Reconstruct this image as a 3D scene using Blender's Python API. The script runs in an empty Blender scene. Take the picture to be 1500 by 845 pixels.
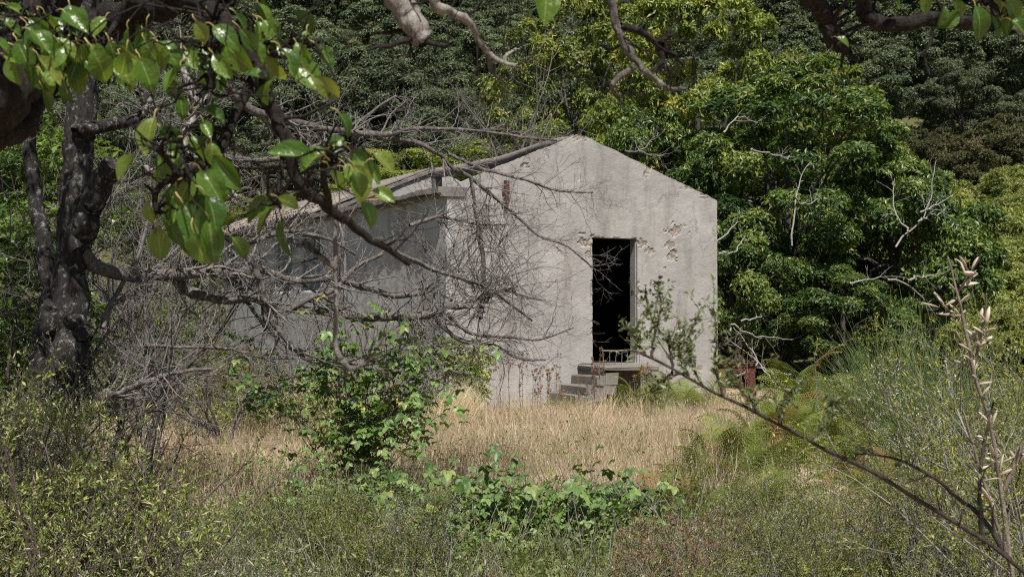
import bpy, math, random
import numpy as np
from mathutils import Vector, Matrix, Euler, Quaternion

rng = np.random.default_rng(11)
random.seed(11)
S = bpy.context.scene
COL = S.collection

# ------------------------------------------------------------------ camera
F = 1750.0                       # focal length in pixels of the 1500 px wide photograph
EYE = 1.55
PITCH = math.atan((455 - 422.5) / F)
cam_d = bpy.data.cameras.new('camera')
cam = bpy.data.objects.new('camera', cam_d)
COL.objects.link(cam)
cam.location = (0, 0, EYE)
cam.rotation_euler = (math.radians(90) + PITCH, 0, 0)
cam_d.sensor_width = 36.0
cam_d.lens = F / 1500 * 36.0
cam_d.clip_start = 0.05
cam_d.clip_end = 2000
cam_d.dof.use_dof = True
cam_d.dof.focus_distance = 19.0
cam_d.dof.aperture_fstop = 11.0
S.camera = cam

# ------------------------------------------------------------------ world and sun
SUN = Vector((0.112, -0.487, 0.866)).normalized()      # towards the sun
el = math.asin(SUN.z)
az = math.atan2(SUN.x, SUN.y)
W = bpy.data.worlds.new('World')
S.world = W
W.use_nodes = True
nt = W.node_tree
bg = nt.nodes['Background']
sky = nt.nodes.new('ShaderNodeTexSky')
sky.sky_type = 'NISHITA'
sky.sun_disc = False
sky.sun_elevation = el
sky.sun_rotation = az
nt.links.new(sky.outputs[0], bg.inputs[0])
bg.inputs[1].default_value = 0.05
sd = bpy.data.lights.new('sun', 'SUN')
sd.energy = 5.0
sd.angle = math.radians(0.5)
sd.color = (1.0, 0.955, 0.89)
so = bpy.data.objects.new('sun', sd)
COL.objects.link(so)
so.rotation_euler = SUN.to_track_quat('Z', 'Y').to_euler()
S.view_settings.view_transform = 'Standard'
S.view_settings.look = 'None'
S.view_settings.exposure = 0.6
S.view_settings.gamma = 1.0
S.cycles.max_bounces = 7
S.cycles.diffuse_bounces = 3
S.cycles.glossy_bounces = 2
S.cycles.transmission_bounces = 4
S.cycles.sample_clamp_indirect = 1.5
S.cycles.use_denoising = False
S.cycles.filter_width = 1.15

# ------------------------------------------------------------------ helpers
def P(px, py, d):
    """point that the photograph shows at (px, py), standing d metres in front of the camera"""
    x = (px - 750) / F
    y = (422.5 - py) / F
    vy = math.cos(PITCH) - y * math.sin(PITCH)
    vz = math.sin(PITCH) + y * math.cos(PITCH)
    s = d / vy
    return np.array([x * s, d, EYE + vz * s])

def nrm(a):
    return a / np.maximum(np.linalg.norm(a, axis=-1, keepdims=True), 1e-9)

def vnoise2(x, y, seed=0):
    r = np.random.default_rng(seed)
    G = r.random((256, 256))
    xi = np.floor(x).astype(int); yi = np.floor(y).astype(int)
    fx = x - xi; fy = y - yi
    fx = fx * fx * (3 - 2 * fx); fy = fy * fy * (3 - 2 * fy)
    g = lambda a, b: G[a % 256, b % 256]
    return ((g(xi, yi) * (1 - fx) + g(xi + 1, yi) * fx) * (1 - fy) +
            (g(xi, yi + 1) * (1 - fx) + g(xi + 1, yi + 1) * fx) * fy)

class Geo:
    """collects faces; build() links them as ONE mesh object"""
    def __init__(self):
        self.V = []; self.T = []; self.Q = []; self.A = []; self.mt = []; self.mq = []; self.st = []; self.sq = []
        self.n = 0
    def add(self, V, T=None, Q=None, tint=0.5, mat=0, smooth=True):
        V = np.asarray(V, dtype=np.float64).reshape(-1, 3)
        self.V.append(V)
        self.A.append(np.broadcast_to(np.asarray(tint, dtype=np.float64), (len(V),)).copy())
        if T is not None and len(T):
            T = np.asarray(T, dtype=np.int64).reshape(-1, 3)
            self.T.append(T + self.n); self.mt.append(np.full(len(T), mat)); self.st.append(np.full(len(T), smooth))
        if Q is not None and len(Q):
            Q = np.asarray(Q, dtype=np.int64).reshape(-1, 4)
            self.Q.append(Q + self.n); self.mq.append(np.full(len(Q), mat)); self.sq.append(np.full(len(Q), smooth))
        self.n += len(V)
        return self
    def box(self, x0, x1, y0, y1, z0, z1, jit=0.0, tint=0.0, mat=0):
        V = np.array([[x, y, z] for x in (x0, x1) for y in (y0, y1) for z in (z0, z1)], float)
        V += rng.normal(0, 1, V.shape) * jit
        Q = [[0, 1, 3, 2], [4, 6, 7, 5], [0, 4, 5, 1], [2, 3, 7, 6], [0, 2, 6, 4], [1, 5, 7, 3]]
        return self.add(V, Q=Q, tint=tint, mat=mat, smooth=False)
    def mesh(self, name, mats, origin=(0, 0, 0)):
        me = bpy.data.meshes.new(name)
        V = np.concatenate(self.V) - np.asarray(origin, float)
        T = np.concatenate(self.T) if self.T else np.zeros((0, 3), int)
        Q = np.concatenate(self.Q) if self.Q else np.zeros((0, 4), int)
        me.vertices.add(len(V)); me.vertices.foreach_set('co', V.astype(np.float32).ravel())
        L = np.concatenate([T.ravel(), Q.ravel()])
        me.loops.add(len(L)); me.loops.foreach_set('vertex_index', L.astype(np.int32))
        st = np.concatenate([np.arange(len(T)) * 3, len(T) * 3 + np.arange(len(Q)) * 4])
        me.polygons.add(len(st)); me.polygons.foreach_set('loop_start', st.astype(np.int32))
        mi = np.concatenate(self.mt + self.mq) if (self.mt or self.mq) else np.zeros(0)
        sm = np.concatenate(self.st + self.sq) if (self.st or self.sq) else np.zeros(0)
        me.polygons.foreach_set('material_index', mi.astype(np.int32))
        me.polygons.foreach_set('use_smooth', sm.astype(bool))
        me.update(calc_edges=True)
        a = me.attributes.new('tint', 'FLOAT', 'POINT')
        a.data.foreach_set('value', np.concatenate(self.A).astype(np.float32))
        for m in (mats if isinstance(mats, (list, tuple)) else [mats]):
            me.materials.append(m)
        return me
    def build(self, name, mats, parent=None, origin=(0, 0, 0), kind=None):
        o = bpy.data.objects.new(name, self.mesh(name, mats, origin))
        COL.objects.link(o)
        if parent is not None: o.parent = parent
        if kind: o['kind'] = kind
        return o

def tag(o, label=None, cat=None, group=None, kind=None):
    if label: o['label'] = label
    if cat: o['category'] = cat
    if group: o['group'] = group
    if kind: o['kind'] = kind
    return o

def thing(name, label, cat, loc=(0, 0, 0), rz=0.0, group=None):
    o = bpy.data.objects.new(name, None)
    COL.objects.link(o)
    o.location = tuple(float(c) for c in loc); o.rotation_euler = (0, 0, rz)
    o.empty_display_size = 0.1
    return tag(o, label, cat, group)

def dup(o, loc, rz=0.0, sc=1.0, label=None, group=None, parent=None):
    c = o.copy(); COL.objects.link(c)
    if parent is not None:
        c.parent = parent
    else:
        c.location = tuple(float(x) for x in loc); c.rotation_euler = (0, 0, rz)
        c.scale = (sc, sc, sc) if np.isscalar(sc) else sc
        if label: c['label'] = label
        if group: c['group'] = group
    for ch in list(o.children):
        dup(ch, None, parent=c)
    return c

def tubes(P_, R_, sides):
    """P_ (N,K,3), R_ (N,K) -> vertices, quads of N tapering tubes"""
    P_ = np.asarray(P_, float); R_ = np.asarray(R_, float)
    N, K, _ = P_.shape
    t = np.empty_like(P_)
    t[:, 1:-1] = P_[:, 2:] - P_[:, :-2]
    t[:, 0] = P_[:, 1] - P_[:, 0]; t[:, -1] = P_[:, -1] - P_[:, -2]
    t = nrm(t)
    m = nrm(P_[:, -1] - P_[:, 0])
    ref = np.zeros((N, 3)); ref[np.arange(N), np.argmin(np.abs(m), axis=1)] = 1
    n1 = nrm(np.cross(t, ref[:, None, :])); n2 = np.cross(t, n1)
    a = np.arange(sides) * 2 * math.pi / sides
    V = (P_[:, :, None, :] + R_[:, :, None, None] *
         (np.cos(a)[None, None, :, None] * n1[:, :, None, :] + np.sin(a)[None, None, :, None] * n2[:, :, None, :]))
    idx = np.arange(N * K * sides).reshape(N, K, sides)
    q = np.stack([idx[:, :-1, :], np.roll(idx, -1, 2)[:, :-1, :], np.roll(idx, -1, 2)[:, 1:, :], idx[:, 1:, :]], -1)
    return V.reshape(-1, 3), q.reshape(-1, 4)

def grow(pos, d, L, K, wig=0.15, up=0.0):
    N = len(pos)
    L = np.broadcast_to(L, (N,))
    pts = np.empty((N, K, 3)); pts[:, 0] = pos
    d = nrm(d)
    for k in range(1, K):
        d = nrm(d + rng.normal(0, wig, (N, 3)) + np.array([0, 0, up]))
        pts[:, k] = pts[:, k - 1] + d * (L / (K - 1))[:, None]
    return pts

def spawn(PP, RR, per, t0, t1, a0, a1, l0, l1, K, wig, up=0.0, rr=0.6, tip=0.3, rmin=0.0008):
    """children of the paths PP"""
    N, KK, _ = PP.shape
    i = np.repeat(np.arange(N), per); M = len(i)
    t = rng.uniform(t0, t1, M) * (KK - 1)
    k = np.minimum(t.astype(int), KK - 2); f = (t - k)[:, None]
    pos = PP[i, k] * (1 - f) + PP[i, k + 1] * f
    tan = nrm(PP[i, k + 1] - PP[i, k])
    perp = nrm(np.cross(tan, rng.normal(0, 1, (M, 3))))
    a = np.radians(rng.uniform(a0, a1, M))[:, None]
    d = np.cos(a) * tan + np.sin(a) * perp
    L = rng.uniform(l0, l1, M)
    path = grow(pos, d, L, K, wig, up)
    r0 = np.maximum((RR[i, k] * (1 - f[:, 0]) + RR[i, k + 1] * f[:, 0]) * rr, rmin)
    rad = r0[:, None] * np.linspace(1, tip, K)[None, :]
    return path, np.maximum(rad, rmin * 0.6)

def trace(pts, d0, d1, r0, r1, K=30, wig=0.3, world=False, rad_px=True):
    """a limb through photograph points; r in photograph pixels"""
    n = len(pts)
    if world:
        c = np.array(pts, float)
    else:
        dd = np.linspace(d0, d1, n)
        c = np.array([P(p[0], p[1], p[2] if len(p) > 2 else dd[i]) for i, p in enumerate(pts)])
    # Catmull-Rom
    e = np.vstack([2 * c[0] - c[1], c, 2 * c[-1] - c[-2]])
    t = np.linspace(0, n - 1 - 1e-6, K)
    k = t.astype(int); f = (t - k)[:, None]
    a, b, g, h = e[k], e[k + 1], e[k + 2], e[k + 3]
    out = 0.5 * (2 * b + (g - a) * f + (2 * a - 5 * b + 4 * g - h) * f * f + (3 * b - a - 3 * g + h) * f ** 3)
    sc = np.linspace(r0, r1, K) * (out[:, 1] / F if rad_px else 1.0)
    kk = np.arange(K) * .45
    sm = lambda: np.interp(kk, np.arange(int(K * .45) + 3), rng.normal(0, 1, int(K * .45) + 3))
    sc = sc * (1 + (.03 if r0 > 10 else .07) * sm())
    off = np.stack([sm(), sm(), sm()], 1) * sc[:, None] * wig * 1.3; off[0] = 0
    out = out + off
    return out[None], sc[None]

def leaves(P_, D, N_, L, Wd, fold=0.25, rows=1):
    """leaf blades: base P_, direction D, normal N_; rows 1: folded diamond of 2 triangles, rows 2: folded and arched blade of 8"""
    n = len(P_)
    L = np.broadcast_to(L, (n,))[:, None]; Wd = np.broadcast_to(Wd, (n,))[:, None]
    D = nrm(D); Sd = nrm(np.cross(D, N_)); Nn = np.cross(Sd, D)
    if rows == 1:
        V = np.stack([P_, P_ + D * L * .45 + Sd * Wd * .5 + Nn * Wd * fold, P_ + D * L,
                      P_ + D * L * .45 - Sd * Wd * .5 + Nn * Wd * fold], 1)
        b = np.arange(n)[:, None] * 4
        T = np.concatenate([b + np.array([[0, 1, 2]]), b + np.array([[0, 2, 3]])])
        return V.reshape(-1, 3), T, None, 4
    dr = 0.16
    def pt(f, s, lift):
        return P_ + D * L * f + Sd * Wd * s + Nn * (Wd * lift - L * dr * f * f)
    V = np.stack([pt(0, 0, 0), pt(.3, .48, fold), pt(.3, 0, 0), pt(.3, -.48, fold),
                  pt(.7, .36, fold * .8), pt(.7, 0, 0), pt(.7, -.36, fold * .8), pt(1, 0, 0)], 1)
    b = np.arange(n)[:, None] * 8
    T = np.concatenate([b + np.array([[x]]) .reshape(1, 3) if False else b + np.array([x]) for x in
                        ([0, 1, 2], [0, 2, 3], [4, 7, 5], [5, 7, 6])])
    Q = np.concatenate([b + np.array([x]) for x in ([1, 4, 5, 2], [2, 5, 6, 3])])
    return V.reshape(-1, 3), T, Q, 8

def add_leaves(g, P_, D, N_, L, Wd, fold=0.25, rows=1, tint=None, mat=0, smooth=False):
    V, T, Q, k = leaves(P_, D, N_, L, Wd, fold, rows)
    if tint is None: tint = rng.random(len(P_))
    g.add(V, T=T, Q=Q, tint=np.repeat(np.broadcast_to(tint, (len(P_),)), k), mat=mat, smooth=smooth)

def rdir(n, zmin=-1.0):
    v = nrm(rng.normal(0, 1, (n, 3)))
    if zmin > -1: v[:, 2] = np.where(v[:, 2] < zmin, -v[:, 2], v[:, 2])
    return v

# ------------------------------------------------------------------ materials
def new_mat(name):
    m = bpy.data.materials.new(name); m.use_nodes = True
    return m, m.node_tree.nodes, m.node_tree.links, m.node_tree.nodes['Principled BSDF']

def ramp(ns, stops, interp='LINEAR'):
    r = ns.new('ShaderNodeValToRGB')
    r.color_ramp.interpolation = interp
    els = r.color_ramp.elements
    while len(els) < len(stops): els.new(0.5)
    for e, (p, c) in zip(els, stops):
        e.position = p; e.color = (*c, 1)
    return r

def noise(ns, lk, scale, detail=4, rough=0.6, vec=None, stretch=None):
    n = ns.new('ShaderNodeTexNoise')
    n.inputs['Scale'].default_value = scale; n.inputs['Detail'].default_value = detail; n.inputs['Roughness'].default_value = rough
    tc = ns.new('ShaderNodeTexCoord')
    src = tc.outputs['Object']
    if stretch:
        mp = ns.new('ShaderNodeMapping'); mp.inputs['Scale'].default_value = stretch
        lk.new(src, mp.inputs[0]); src = mp.outputs[0]
    lk.new(src, n.inputs['Vector'])
    return n

def mixc(ns, lk, a, b, fac, mode='MIX'):
    m = ns.new('ShaderNodeMix'); m.data_type = 'RGBA'; m.blend_type = mode
    for sock, v in ((m.inputs[0], fac), (m.inputs[6], a), (m.inputs[7], b)):
        if hasattr(v, 'is_output'): lk.new(v, sock)
        elif isinstance(v, (tuple, list)): sock.default_value = (*v, 1) if len(v) == 3 else v
        else: sock.default_value = v
    return m.outputs[2]

def bump(ns, lk, bsdf, h, strength=0.5, dist=0.01):
    b = ns.new('ShaderNodeBump'); b.inputs['Strength'].default_value = strength; b.inputs['Distance'].default_value = dist
    lk.new(h, b.inputs['Height']); lk.new(b.outputs[0], bsdf.inputs['Normal'])

def leaf_mat(name, stops, transl=0.28, rough=0.45, spec=0.4, tcol=None):
    m, ns, lk, b = new_mat(name)
    at = ns.new('ShaderNodeAttribute'); at.attribute_name = 'tint'
    r = ramp(ns, stops); lk.new(at.outputs['Fac'], r.inputs[0])
    oi = ns.new('ShaderNodeObjectInfo')
    mr = ns.new('ShaderNodeMapRange'); mr.inputs[3].default_value = 0.78; mr.inputs[4].default_value = 1.2
    lk.new(oi.outputs['Random'], mr.inputs[0])
    hs = ns.new('ShaderNodeHueSaturation'); lk.new(mr.outputs[0], hs.inputs['Value']); lk.new(r.outputs[0], hs.inputs['Color'])
    col = hs.outputs[0]
    lk.new(col, b.inputs['Base Color'])
    b.inputs['Roughness'].default_value = rough
    b.inputs['Specular IOR Level'].default_value = spec
    if transl > 0:
        tr = ns.new('ShaderNodeBsdfTranslucent')
        c2 = mixc(ns, lk, col, (1.25, 1.2, 0.45), 1.0, 'MULTIPLY'); lk.new(c2, tr.inputs[0])
        mx = ns.new('ShaderNodeMixShader'); mx.inputs[0].default_value = transl
        lk.new(b.outputs[0], mx.inputs[1]); lk.new(tr.outputs[0], mx.inputs[2])
        lk.new(mx.outputs[0], ns['Material Output'].inputs[0])
    return m

def bark_mat(name, dark, light, lich=None, lich_amt=0.5, scale=30.0, lscale=14.0, rough=0.9, stretch=(1, 1, 0.35)):
    m, ns, lk, b = new_mat(name)
    n1 = noise(ns, lk, scale, 6, 0.7, stretch=stretch)
    r = ramp(ns, [(0.3, dark), (0.72, light)]); lk.new(n1.outputs[0], r.inputs[0])
    col = r.outputs[0]
    if lich:
        n2 = noise(ns, lk, lscale, 5, 0.75)
        r2 = ramp(ns, [(lich_amt - .02, (0, 0, 0)), (lich_amt + 0.11, (.95, .95, .95))]); lk.new(n2.outputs[0], r2.inputs[0])
        col = mixc(ns, lk, col, lich, r2.outputs[0])
    lk.new(col, b.inputs['Base Color'])
    b.inputs['Roughness'].default_value = rough
    b.inputs['Specular IOR Level'].default_value = 0.2
    bump(ns, lk, b, n1.outputs[0], 1.0, 0.02)
    return m

M = {}
M['hill'] = leaf_mat('holm_oak_leaf', [(0, (.042, .064, .034)), (.5, (.092, .122, .060)), (1, (.165, .195, .096))], .24, .5, .35)  # hill leaf colours lightened and greyed in place of distance haze
M['hill2'] = leaf_mat('heath_leaf', [(0, (.05, .066, .036)), (.5, (.095, .115, .062)), (1, (.15, .165, .09))], .2, .5, .3)
M['chest'] = leaf_mat('chestnut_leaf', [(0, (.014, .034, .008)), (.3, (.040, .084, .016)), (.62, (.105, .160, .032)), (1, (.25, .28, .065))], .32, .42, .42)
M['chesty'] = leaf_mat('yellowing_chestnut_leaf', [(0, (.036, .066, .010)), (.3, (.115, .170, .027)), (.7, (.255, .30, .055)), (1, (.46, .40, .10))], .34, .44, .4)
M['herb'] = leaf_mat('bright_shrub_leaf', [(0, (.085, .12, .032)), (.5, (.21, .25, .07)), (1, (.40, .40, .14))], .32, .5, .25)
M['brownshrub'] = leaf_mat('browned_shrub_leaf', [(0, (.055, .065, .028)), (.5, (.105, .112, .05)), (.8, (.16, .145, .075)), (1, (.22, .16, .09))], .2, .6, .2)
M['spiny'] = leaf_mat('spiny_broom_leaf', [(0, (.08, .105, .045)), (.5, (.175, .205, .095)), (.80, (.29, .31, .17)), (.88, (.46, .45, .33)), (1, (.66, .63, .52))], .28, .42, .45)
M['spiny2'] = leaf_mat('olive_broom_leaf', [(0, (.08, .125, .022)), (.5, (.20, .255, .056)), (.88, (.34, .37, .10)), (1, (.56, .5, .32))], .32, .45, .4)
M['silver'] = leaf_mat('silvery_leaf', [(0, (.11, .125, .08)), (.5, (.24, .26, .18)), (.8, (.40, .41, .31)), (1, (.70, .68, .58))], .2, .45, .45)
M['lime'] = leaf_mat('yellow_green_leaf', [(0, (.08, .125, .018)), (.5, (.22, .28, .045)), (.85, (.40, .43, .09)), (1, (.6, .52, .16))], .36, .42, .4)
M['rustleaf'] = leaf_mat('rusty_dead_leaf', [(0, (.10, .055, .03)), (.5, (.24, .13, .07)), (1, (.42, .28, .17))], .25, .6, .2)
M['bramble'] = leaf_mat('bramble_leaf', [(0, (.055, .11, .026)), (.55, (.11, .19, .050)), (.9, (.19, .27, .095)), (.97, (.22, .25, .06)), (1, (.42, .36, .07))], .30, .42, .35)
M['fern'] = leaf_mat('bracken_frond', [(0, (.055, .085, .014)), (.5, (.135, .175, .032)), (.9, (.26, .275, .06)), (1, (.30, .17, .075))], .32, .5, .25)
M['rush'] = leaf_mat('broom_stem', [(0, (.06, .10, .03)), (.6, (.11, .16, .05)), (1, (.2, .22, .09))], .1, .5, .3)
M['dry'] = leaf_mat('dry_grass_blade', [(0, (.26, .21, .14)), (.5, (.48, .395, .285)), (1, (.68, .60, .46))], .3, .6, .2)
M['greengrass'] = leaf_mat('weed_leaf', [(0, (.065, .095, .022)), (.5, (.145, .185, .052)), (.85, (.25, .27, .10)), (1, (.45, .37, .23))], .28, .5, .3)
M['thistle'] = leaf_mat('dead_flower_head', [(0, (.13, .06, .035)), (.5, (.24, .12, .07)), (1, (.36, .22, .14))], .1, .7, .2)
M['pod'] = leaf_mat('seed_pod', [(0, (.20, .155, .11)), (.5, (.35, .285, .21)), (1, (.55, .48, .38))], .15, .5, .3)
M['ivy'] = leaf_mat('climbing_leaf', [(0, (.03, .06, .012)), (.5, (.07, .13, .02)), (1, (.18, .26, .05))], .4, .38, .45)
M['bark'] = bark_mat('lichen_bark', (.006, .005, .005), (.050, .044, .041), (.25, .26, .24), .56, 46, 19, stretch=(1.5, 1.5, .28))
M['barknear'] = bark_mat('dark_pear_bark', (.006, .005, .0045), (.050, .040, .034), (.15, .13, .118), .60, 95, 60)
M['peel'] = bark_mat('bleached_peeled_wood', (.12, .105, .09), (.42, .39, .36), None, .5, 55, 20, stretch=(1, 1, .15))
M['dead'] = bark_mat('grey_dead_wood', (.045, .038, .034), (.21, .185, .17), (.36, .35, .33), .58, 46, 22)
M['twig'] = bark_mat('grey_dead_twig', (.085, .075, .068), (.27, .245, .23), None, .5, 40)
M['white'] = bark_mat('white_dead_wood', (.16, .145, .13), (.40, .38, .355), None, .5, 40)
M['stem'] = bark_mat('brown_stem', (.055, .043, .034), (.18, .145, .115), None, .5, 60)
M['thorn'] = bark_mat('dark_thorn_stem', (.028, .022, .018), (.105, .085, .07), None, .5, 80)
M['drystem'] = bark_mat('dry_stalk', (.16, .13, .105), (.33, .28, .23), None, .5, 60)
M['trunk'] = bark_mat('chestnut_bark', (.03, .026, .022), (.11, .095, .08), (.22, .21, .19), .62, 18, 10)

# pear leaf: glossy blade with a pale rib
m, ns, lk, b = new_mat('pear_leaf')
at = ns.new('ShaderNodeAttribute'); at.attribute_name = 'tint'
oi = ns.new('ShaderNodeObjectInfo')
r0 = ramp(ns, [(0, (.045, .105, .015)), (.5, (.088, .17, .022)), (.85, (.14, .225, .034)), (1, (.18, .22, .04))]); lk.new(oi.outputs['Random'], r0.inputs[0])
nz = noise(ns, lk, 14, 3)
c = mixc(ns, lk, r0.outputs[0], (.6, .6, .6), .35, 'MULTIPLY')
c1 = mixc(ns, lk, c, r0.outputs[0], nz.outputs[0])
rr_ = ramp(ns, [(.80, (0, 0, 0)), (.97, (1, 1, 1))]); lk.new(at.outputs['Fac'], rr_.inputs[0])
ns_ = noise(ns, lk, 7, 4, .6); rs_ = ramp(ns, [(.66, (0, 0, 0)), (.72, (.85, .85, .85))]); lk.new(ns_.outputs[0], rs_.inputs[0])
c1 = mixc(ns, lk, c1, (.11, .07, .03), rs_.outputs[0])
c2 = mixc(ns, lk, c1, (.30, .33, .12), rr_.outputs[0])
lk.new(c2, b.inputs['Base Color']); b.inputs['Roughness'].default_value = .31; b.inputs['Specular IOR Level'].default_value = .6
nb = noise(ns, lk, 5, 3, .5); bump(ns, lk, b, nb.outputs[0], .16, .05)
tr = ns.new('ShaderNodeBsdfTranslucent'); ct = mixc(ns, lk, c2, (1.5, 1.4, .4), 1.0, 'MULTIPLY'); lk.new(ct, tr.inputs[0])
mx = ns.new('ShaderNodeMixShader'); mx.inputs[0].default_value = .42
lk.new(b.outputs[0], mx.inputs[1]); lk.new(tr.outputs[0], mx.inputs[2]); lk.new(mx.outputs[0], ns['Material Output'].inputs[0])
M['pear'] = m
m, ns, lk, b = new_mat('pear_petiole'); b.inputs['Base Color'].default_value = (.30, .24, .075, 1); b.inputs['Roughness'].default_value = .5
M['petiole'] = m

# plaster with chips ('tint' is how deep the plaster is broken away)
def plaster(name, base, base2, stain=(.16, .12, .095), chipcol=((.12, .10, .085), (.35, .315, .275))):
    m, ns, lk, b = new_mat(name)
    n1 = noise(ns, lk, 1.1, 6, .62)
    r = ramp(ns, [(.30, base), (.68, base2)]); lk.new(n1.outputs[0], r.inputs[0])
    n2 = noise(ns, lk, 26, 5, .7, stretch=(.55, 1, 1.3))
    r2 = ramp(ns, [(.25, (.80, .80, .80)), (.7, (1.08, 1.07, 1.06))]); lk.new(n2.outputs[0], r2.inputs[0])
    c = mixc(ns, lk, r.outputs[0], r2.outputs[0], 1.0, 'MULTIPLY')
    n3 = noise(ns, lk, 1.7, 5, .65, stretch=(1.6, 1, .28))        # runs of dirt
    r3 = ramp(ns, [(.50, (0, 0, 0)), (.74, (.72, .72, .72))]); lk.new(n3.outputs[0], r3.inputs[0])
    c = mixc(ns, lk, c, stain, r3.outputs[0])
    n5 = noise(ns, lk, 3.2, 6, .7)                                 # pale scoured spots
    r5 = ramp(ns, [(.60, (0, 0, 0)), (.72, (.55, .55, .55))]); lk.new(n5.outputs[0], r5.inputs[0])
    c = mixc(ns, lk, c, tuple(1.15 * v for v in base2), r5.outputs[0])
    vo = ns.new('ShaderNodeTexVoronoi'); vo.feature = 'DISTANCE_TO_EDGE'; vo.inputs['Scale'].default_value = .9
    nd = noise(ns, lk, 4.0, 6, .7); va = ns.new('ShaderNodeVectorMath'); va.operation = 'MULTIPLY_ADD'
    va.inputs[1].default_value = (.5, .5, .5); tcv = ns.new('ShaderNodeTexCoord'); lk.new(nd.outputs['Color'], va.inputs[0]); lk.new(tcv.outputs['Object'], va.inputs[2]); lk.new(va.outputs[0], vo.inputs['Vector'])
    rc = ramp(ns, [(.0, (.75, .75, .75)), (.008, (0, 0, 0))]); lk.new(vo.outputs['Distance'], rc.inputs[0])
    nm = noise(ns, lk, .8, 2, .5); rm = ramp(ns, [(.50, (0, 0, 0)), (.58, (1, 1, 1))]); lk.new(nm.outputs[0], rm.inputs[0])
    fm_ = ns.new('ShaderNodeMath'); fm_.operation = 'MULTIPLY'; lk.new(rc.outputs[0], fm_.inputs[0]); lk.new(rm.outputs[0], fm_.inputs[1])
    c = mixc(ns, lk, c, tuple(.25 * v for v in base), fm_.outputs[0])
    n4 = noise(ns, lk, 22, 4, .7)
    r4 = ramp(ns, [(.35, chipcol[0]), (.62, chipcol[1])]); lk.new(n4.outputs[0], r4.inputs[0])
    at = ns.new('ShaderNodeAttribute'); at.attribute_name = 'tint'
    ra = ramp(ns, [(.25, (0, 0, 0)), (.5, (1, 1, 1))]); lk.new(at.outputs['Fac'], ra.inputs[0])
    c = mixc(ns, lk, c, r4.outputs[0], ra.outputs[0])
    lk.new(c, b.inputs['Base Color']); b.inputs['Roughness'].default_value = .95; b.inputs['Specular IOR Level'].default_value = .15
    bump(ns, lk, b, n2.outputs[0], .55, .012)
    return m
M['gable'] = plaster('grey_cement_render', (.258, .249, .237), (.375, .362, .344), stain=(.155, .135, .115))
M['side'] = plaster('grey_side_render', (.33, .33, .33), (.45, .45, .445))
M['stone'] = plaster('worn_concrete', (.125, .115, .105), (.215, .20, .18))
M['inner'] = plaster('shade_dark_inner_render', (.016, .014, .013), (.030, .027, .026), stain=(.012, .011, .010))  # near-black colour that stands in for the shade of the room
def simple(name, c0, c1, scale=12, rough=.85, bmp=.4, stretch=None):
    m, ns, lk, b = new_mat(name)
    n = noise(ns, lk, scale, 6, .65, stretch=stretch)
    r = ramp(ns, [(.3, c0), (.7, c1)]); lk.new(n.outputs[0], r.inputs[0]); lk.new(r.outputs[0], b.inputs['Base Color'])
    b.inputs['Roughness'].default_value = rough; b.inputs['Specular IOR Level'].default_value = .25
    bump(ns, lk, b, n.outputs[0], bmp, .01)
    return m
M['wood'] = simple('weathered_timber', (.10, .085, .075), (.27, .24, .215), 9, stretch=(6, .6, 6))
M['lintel'] = simple('brown_lintel_wood', (.05, .03, .022), (.13, .085, .06), 9, stretch=(.6, 6, 6))
M['brick'] = simple('red_brick', (.26, .14, .095), (.40, .24, .17), 20)
M['tile'] = simple('lichened_clay_tile', (.13, .105, .085), (.27, .235, .205), 9)
M['rust'] = simple('rusty_steel', (.045, .018, .013), (.12, .045, .03), 25)
M['shutter'] = simple('grey_blue_shutter_paint', (.12, .145, .165), (.20, .23, .255), 10, stretch=(8, 8, 1))
M['iron'] = simple('pale_corroded_iron', (.09, .075, .065), (.24, .21, .175), 30)

# ------------------------------------------------------------------ ground and hill
def gz(x, y):
    x = np.asarray(x, float); y = np.asarray(y, float)
    u = (vnoise2(x * .35 + 40, y * .35 + 40, 3) - .5) * .16 + (vnoise2(x * 1.3 + 40, y * 1.3 + 40, 4) - .5) * .06
    t = np.clip(y - 30, 0, None)
    h = .28 * t + .0016 * np.minimum(t, 130) ** 2
    h = h + (vnoise2(x * .06 + 70, y * .06 + 70, 5) - .5) * np.clip(t * .12, 0, 5)
    return u + h - .06

ys = np.concatenate([np.linspace(-12, 4, 18), np.linspace(4.2, 26, 80), np.linspace(26.5, 60, 36), np.linspace(62, 240, 40), np.linspace(250, 700, 12)])
xs = np.concatenate([np.linspace(-500, -60, 12), np.linspace(-58, -14, 20), np.linspace(-13.5, 13.5, 84), np.linspace(14, 58, 20), np.linspace(60, 500, 12)])
X, Y = np.meshgrid(xs, ys)
Z = gz(X, Y)
nx, ny = len(xs), len(ys)
idx = np.arange(nx * ny).reshape(ny, nx)
Q = np.stack([idx[:-1, :-1], idx[:-1, 1:], idx[1:, 1:], idx[1:, :-1]], -1).reshape(-1, 4)
m, ns, lk, b = new_mat('soil')
n1 = noise(ns, lk, .55, 6, .65); n2 = noise(ns, lk, 9, 6, .7)
r1 = ramp(ns, [(.25, (.27, .19, .135)), (.6, (.46, .34, .25))]); lk.new(n2.outputs[0], r1.inputs[0])
r2 = ramp(ns, [(.50, (0, 0, 0)), (.66, (.8, .8, .8))]); lk.new(n1.outputs[0], r2.inputs[0])
c = mixc(ns, lk, r1.outputs[0], (.10, .095, .045), r2.outputs[0])
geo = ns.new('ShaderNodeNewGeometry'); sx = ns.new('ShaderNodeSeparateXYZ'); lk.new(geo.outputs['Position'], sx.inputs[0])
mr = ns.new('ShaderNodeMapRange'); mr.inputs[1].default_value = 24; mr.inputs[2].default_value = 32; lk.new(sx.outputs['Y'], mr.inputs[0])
c = mixc(ns, lk, c, (.035, .042, .02), mr.outputs[0])
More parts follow.
